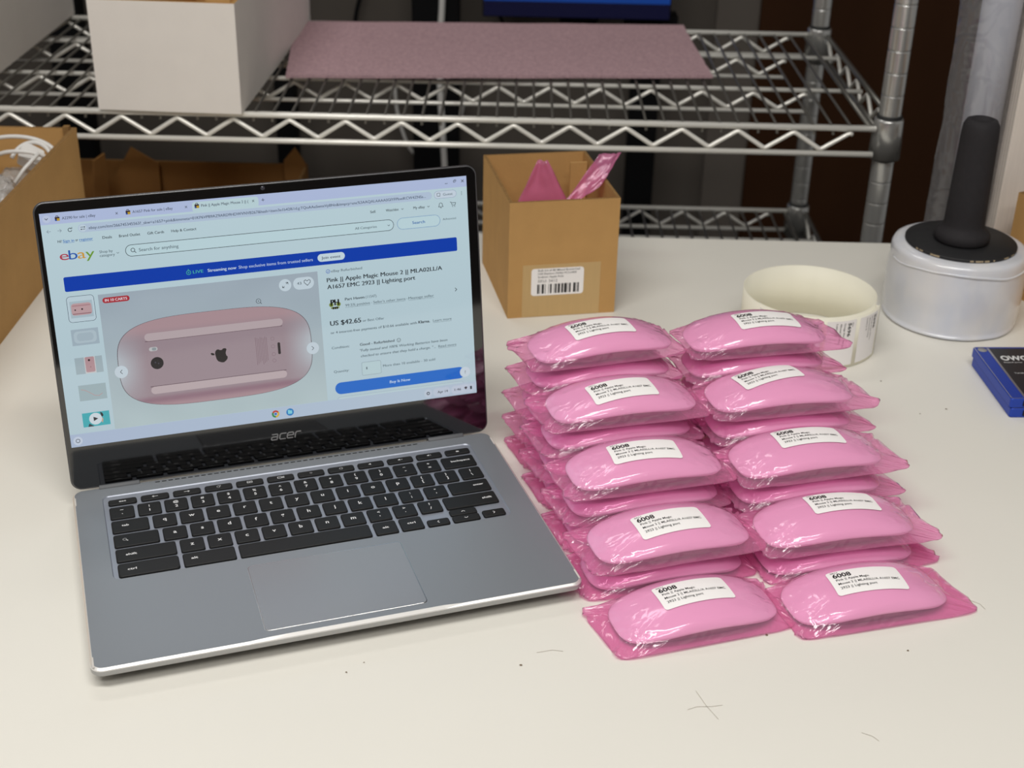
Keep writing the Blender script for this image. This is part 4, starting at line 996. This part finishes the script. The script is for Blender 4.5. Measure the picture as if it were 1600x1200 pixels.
s.ring(269.8, 168.3, 1.0, .6, DK); s.text('Apr 14', 277.4, 285.8, 169.2, 1.9, DK); s.text('1:46', 291.3, 296.7, 169.2, 1.9, DK)
s.poly([(299.2, 167.4), (300.6, 166.6), (302, 167.4), (300.6, 169.2)], DK); s.rr(304.1, 166.8, 305.6, 169.4, .3, DK)
me = bpy.data.meshes.new('display'); me.from_pydata(s.v, [], s.f); me.validate()
ca = me.color_attributes.new('shown', 'FLOAT_COLOR', 'POINT')
ca.data.foreach_set('color', [c for p in s.cc for c in (*p, 1.0)])
md = bpy.data.materials.new('lit_display'); md.use_nodes = True; b_ = md.node_tree.nodes['Principled BSDF']
at = md.node_tree.nodes.new('ShaderNodeVertexColor'); at.layer_name = 'shown'
md.node_tree.links.new(at.outputs['Color'], b_.inputs['Emission Color']); b_.inputs['Emission Strength'].default_value = 0.82
b_.inputs['Base Color'].default_value = (0.005, 0.005, 0.005, 1); b_.inputs['Roughness'].default_value = 0.05
me.materials.append(md)
o = bpy.data.objects.new('display', me); COL.objects.link(o); o.parent = lid
o['label'] = 'lit screen showing a shopping page'

DOUBLED[0] = False
# ------------------------------------------------------------------ pink bagged mice
MA, MBh, MN = 57.0, 27.8, 3.4     # half length, half width, outline exponent (mm)
def rho(x, y): return ((abs(x) / MA) ** MN + (abs(y) / MBh) ** MN) ** (1 / MN)
def m_edge(x): return 2.6 + 10.2 * (1 - (x / MA) ** 2)
def m_top(x): return 4.2 + 16.4 * (1 - abs(x / (MA * 1.01)) ** 2.1) if abs(x) < MA else 4.2
def m_z(x, y):
    r = min(1.0, rho(x, y)); 
    t = m_top(x * 0.98); e = m_edge(x)
    v = min(1, abs(y) / MBh)
    k = (1 - r ** 3.2)
    base = e + (t - e) * max(0, 1 - v ** 2.2) ** 0.75
    return e * (1 - min(1, k * 4)) * 0 + base * min(1, 0.80 + 0.2 * min(1, (1 - r) / 0.12) ** .5)
def sup2(a, k, n=MN): 
    c, q = math.cos(a), math.sin(a)
    return (MA * k * math.copysign(abs(c) ** (2 / n), c), MBh * k * math.copysign(abs(q) ** (2 / n), q))
NA = 112
mb = MB(); rings = [[(x * MM, y * MM, (m_z(x, y)) * MM) for x, y in (sup2(2 * PI * j / NA, k) for j in range(NA))] for k in (1, .985, .95, .9, .82, .72, .6, .48, .36, .24, .12, .03)]
under = [[(x * MM, y * MM, (m_edge(x) * .8 - .9) * MM) for x, y in (sup2(2 * PI * j / NA, .965) for j in range(NA))]]
mb.loops(under + rings, 0, True, False, True)
m_shell = mb
mb = MB(); mb.loops([[(x * MM, y * MM, 0.0007) for x, y in (sup2(2 * PI * j / NA, .76) for j in range(NA))], [(x * MM, y * MM, 0.0014) for x, y in (sup2(2 * PI * j / NA, .80) for j in range(NA))], [(x * MM, y * MM, (m_edge(x) * .8 - .5) * MM) for x, y in (sup2(2 * PI * j / NA, .925) for j in range(NA))]], 0, True, True, False)
m_base = mb

def film_z(x, y, seed):
    """height of the film above the mouse (inside its outline)"""
    r = min(1, rho(x, y)); ex_ = max(0.0, min(1.0, (abs(x) - 26) / 24))
    k = mnoise.noise(Vector((x * .09 + seed, y * .05, seed))); k2 = mnoise.noise(Vector((x * .16, y * .07 + seed * 2, 4)))
    fold = max(0, 1 - abs(k) * 5) * 0.9 + max(0, 1 - abs(k2) * 7) * 0.5
    return m_z(x, y) + 0.5 + ex_ * (0.35 + fold * 1.5) + 0.12 * mnoise.noise(Vector((x * .05, y * .05, seed + 9)))

def make_bag(seed, endL, endR, front=2.0, low=0.0):
    rnd = random.Random(seed); NB = 176
    extL, extR = endL, endR
    kin = [0.02, .1, .2, .3, .38, .45, .52, .58, .64, .7, .75, .8, .84, .88, .91, .94, .96, .98, .992, 1.0]
    tout = [.12, .26, .42, .58, .74, .88, 1.0]
    rings = [[] for _ in range(len(kin) + len(tout) + 5)]
    for j in range(NB):
        a = 2 * PI * j / NB
        c, q = math.cos(a), math.sin(a)
        # bag outline: near rectangle with drawn-out corners
        n = 9.0
        px = math.copysign(abs(c) ** (2 / n), c); py = math.copysign(abs(q) ** (2 / n), q)
        ext = extR * (1 - .38 * py) if px > 0 else extL * (1 + .25 * py)
        corner = (abs(px) * abs(py)) ** 8
        nz = mnoise.noise(Vector((c * 3 + seed, q * 3, seed * 1.3))); nf = mnoise.noise(Vector((px * 14 + seed, py * 14, 2)))
        side = abs(px) > .985
        bx = px * (MA + ext + 5.0 * corner + 1.2 * nz + (1.0 * nf if side else 0) + (0.5 * math.sin(py * 26 + seed) if side else 0))
        by = py * (MBh + (front if py < 0 else 0.5) + (1.8 * corner + 0.8 * nz) * (1 if front > 1 and py < 0 else 0.25))
        seam = 2.2 + 2.2 * nz + 1.6 * mnoise.noise(Vector((px * 5, py * 5, seed + 3)))
        if side: seam += 0.9 * math.sin(py * 18 + seed * 3) + 1.5 * mnoise.noise(Vector((py * 4, px, seed + 7)))
        if py < -.9: seam = max(0.9, seam * .7)
        seam = max(0.8, seam - low)
        ox, oy = sup2(math.atan2(abs(q) ** 1.0 * (1 if q > 0 else -1), c), 1.0)
        k = 0
        for kk in kin:
            x, y = ox * kk, oy * kk; rings[k].append((x, y, film_z(x, y, seed))); k += 1
        z1 = film_z(ox, oy, seed)
        rad = max(0, 1 - abs(mnoise.noise(Vector((c * 9 + seed, q * 9, 1.5)))) * 4.5)
        for t in tout:
            x, y = ox + (bx - ox) * t, oy + (by - oy) * t
            z = z1 + (seam - z1) * (t ** (1.05 if side else 0.8)) + (2.0 if side else 0.9) * rad * math.sin(PI * t) * 0.8 + 0.5 * math.sin(PI * t) * mnoise.noise(Vector((x * .5, y * .5, seed)))
            if side: z += 0.5 * math.sin(PI * min(t, .9)) * math.sin(py * 30 + seed)
            rings[k].append((x, y, max(z, 0.8))); k += 1
        for i, (t, zz) in enumerate(((0.985, .0), (.6, .35), (0.15, .12), (-.25, .05), (-.7, .05))):
            x, y = ox + (bx - ox) * t, oy + (by - oy) * t
            if t < 0: x, y = ox * (1 + t), oy * (1 + t)
            z = (seam - 0.45) if i == 0 else max(0.12, (seam - .45) * (1 - i * .42))
            rings[k].append((x, y, z)); k += 1
    mb = MB(); mb.loops([[tuple(v * MM for v in p) for p in r] for r in rings], 0, True, True, True)
    return mb

YL, YR = math.radians(17), math.radians(14.5)
CL = [(124.5, 765.0), (111.5, 822.5), (97.0, 879.5), (82.5, 936.5), (68.0, 993.0)]     # row 5 (front) .. row 1 (rear)
CR = [(243.5, 787.0), (230.5, 843.5), (218.0, 900.5), (205.0, 957.5), (192.0, 1014.5)]
STK = {'L': [(124.1, 767.9, 19), (111.8, 819.2, 20), (96.5, 877.9, 13), (82.3, 931.0, 20), (67.9, 991.8, 21)],
       'R': [(243.9, 786.1, 12), (236.6, 850.0, 13.5), (219.6, 904.7, 14), (195.9, 960.4, 23), (200.1, 1013.9, 15)]}
LAYER = 21.9
bag_meshes = {}
def obj_from(mb, name, m, parent):
    return mb.build(name, m, parent)
shell0 = base0 = None
ROWN = ['front row', 'second row', 'third row', 'fourth row', 'rear row']
LAYN = ['second from the top', 'third from the top', 'fourth from the top', 'at the bottom of the stack']
G = 'pink bagged mice stacked right of the laptop'
def package(side, row, layer, top):
    """one sealed pink bag with a mouse in it"""
    global shell0, base0
    cx, cy = (CL if side == 'L' else CR)[row]; yaw = YL if side == 'L' else YR
    rnd = random.Random(row * 31 + layer * 7 + (0 if side == 'L' else 500))
    if not top:
        cx += rnd.uniform(-3.5, 0.0) if side == 'L' else rnd.uniform(0, 2.4); yaw += math.radians(rnd.uniform(-.3, .3))
    else: yaw += math.radians(rnd.uniform(-2.0, 2.0))
    col = 'left' if side == 'L' else 'right'
    if top: lab = 'pink bagged mouse, topmost in the %s of the %s column' % (ROWN[row], col)
    else: lab = 'pink bagged mouse in the %s, %s column, %s' % (ROWN[row], col, 'at the bottom of its stack' if layer == 0 else ['', 'second', 'third', 'fourth'][layer] + ' layer up from the table')
    r = empty('bagged_mouse', (cx * MM, cy * MM, layer * LAYER * MM + (0.0002)), yaw, lab, 'packaged mouse', G)
    if shell0 is None:
        shell0 = m_shell.build('mouse_shell', M_SHELL, r); base0 = m_base.build('mouse_base', M_MBASE, r)
    else:
        a = shell0.copy(); COL.objects.link(a); a.parent = r; b = base0.copy(); COL.objects.link(b); b.parent = r
    eL, eR = (11.0, 5.0) if side == 'L' else (5.5, 12.5)
    front = 3.4 if row == 0 else (2.2 if top else 0.4)
    seed = (1 + row * 2.37 + (0 if side == 'L' else 13.1)) if top else (40 + rnd.randrange(3) * 5.3 + (0 if side == 'L' else 3.3))
    kq = (seed, side)
    if kq in bag_meshes:
        o = bag_meshes[kq].copy(); COL.objects.link(o); o.parent = r
    else:
        o = make_bag(seed, eL, eR, front).build('film_bag', M_FILM, r); bag_meshes[kq] = o
    if top:
        sx, sy, sa = STK[side][row]
        cw, sw = math.cos(yaw), math.sin(yaw); dx, dy = sx - cx, sy - cy
        lx, ly = dx * cw + dy * sw, -dx * sw + dy * cw; al = math.radians(sa) - yaw
        ca_, sa_ = math.cos(al), math.sin(al)
        def loc(u, v, h): 
            x, y = lx + u * ca_ - v * sa_, ly + u * sa_ + v * ca_
            return (x * MM, y * MM, (film_z(x, y, seed) + h) * MM)
        mb = MB(); nu, nv = 30, 14; hw, hh, cr_ = 25.6, 12.7, 2.4
        def corner(u, v):
            # squeeze the grid into a rounded rectangle
            ax_, ay_ = abs(u), abs(v)
            if ax_ > hw - cr_ and ay_ > hh - cr_:
                d = math.hypot(ax_ - (hw - cr_), ay_ - (hh - cr_)); m_ = max(ax_ - (hw - cr_), ay_ - (hh - cr_))
                k = m_ / d if d > 0 else 1
                ax_ = (hw - cr_) + (ax_ - (hw - cr_)) * k; ay_ = (hh - cr_) + (ay_ - (hh - cr_)) * k
            return math.copysign(ax_, u), math.copysign(ay_, v)
        us = [-hw + cr_ * k / 4 for k in range(4)] + [-(hw - cr_) + 2 * (hw - cr_) * k / 24 for k in range(25)] + [hw - cr_ + cr_ * k / 4 for k in range(1, 5)]
        vv = [-hh + cr_ * k / 4 for k in range(4)] + [-(hh - cr_) + 2 * (hh - cr_) * k / 12 for k in range(13)] + [hh - cr_ + cr_ * k / 4 for k in range(1, 5)]
        vs = [loc(*corner(u, v), 0.30) for u in us for v in vv]; nvv = len(vv)
        mb.add(vs, [(i * nvv + j, (i + 1) * nvv + j, (i + 1) * nvv + j + 1, i * nvv + j + 1) for i in range(len(us) - 1) for j in range(nvv - 1)], 0, True)
        so = mb.build('sticker', M_PAPER, r); so['label'] = 'white printed sticker'
        tx = MB()
        for t_, x0, x1, yb, cap, bd, mi in (('SKU', -22.6, -17.6, 10.0, 1.5, 0, 1), ('6008', -22.4, -9.6, 4.7, 4.4, .024, 0), ('Pink || Apple Magic', -21.8, 1.5, 1.0, 2.1, 0.006, 0),
                                    ('Mouse 2 || MLA02LL/A A1657 EMC', -21.8, 22.2, -3.1, 2.1, 0.006, 0), ('2923 || Lighting port', -21.8, 4.0, -7.3, 2.1, 0.006, 0)):
            vs, fs = text_fit(t_, x0, x1, cap, bd); tx.add([loc(px, yb + py, 0.52) for px, py in vs], fs, mi)
        tx.build('printed_text', [M_INK, M_INKGREY], so)
for side in 'LR':
    for row in range(5):
        for layer in range(row + 1): package(side, row, layer, layer == row)
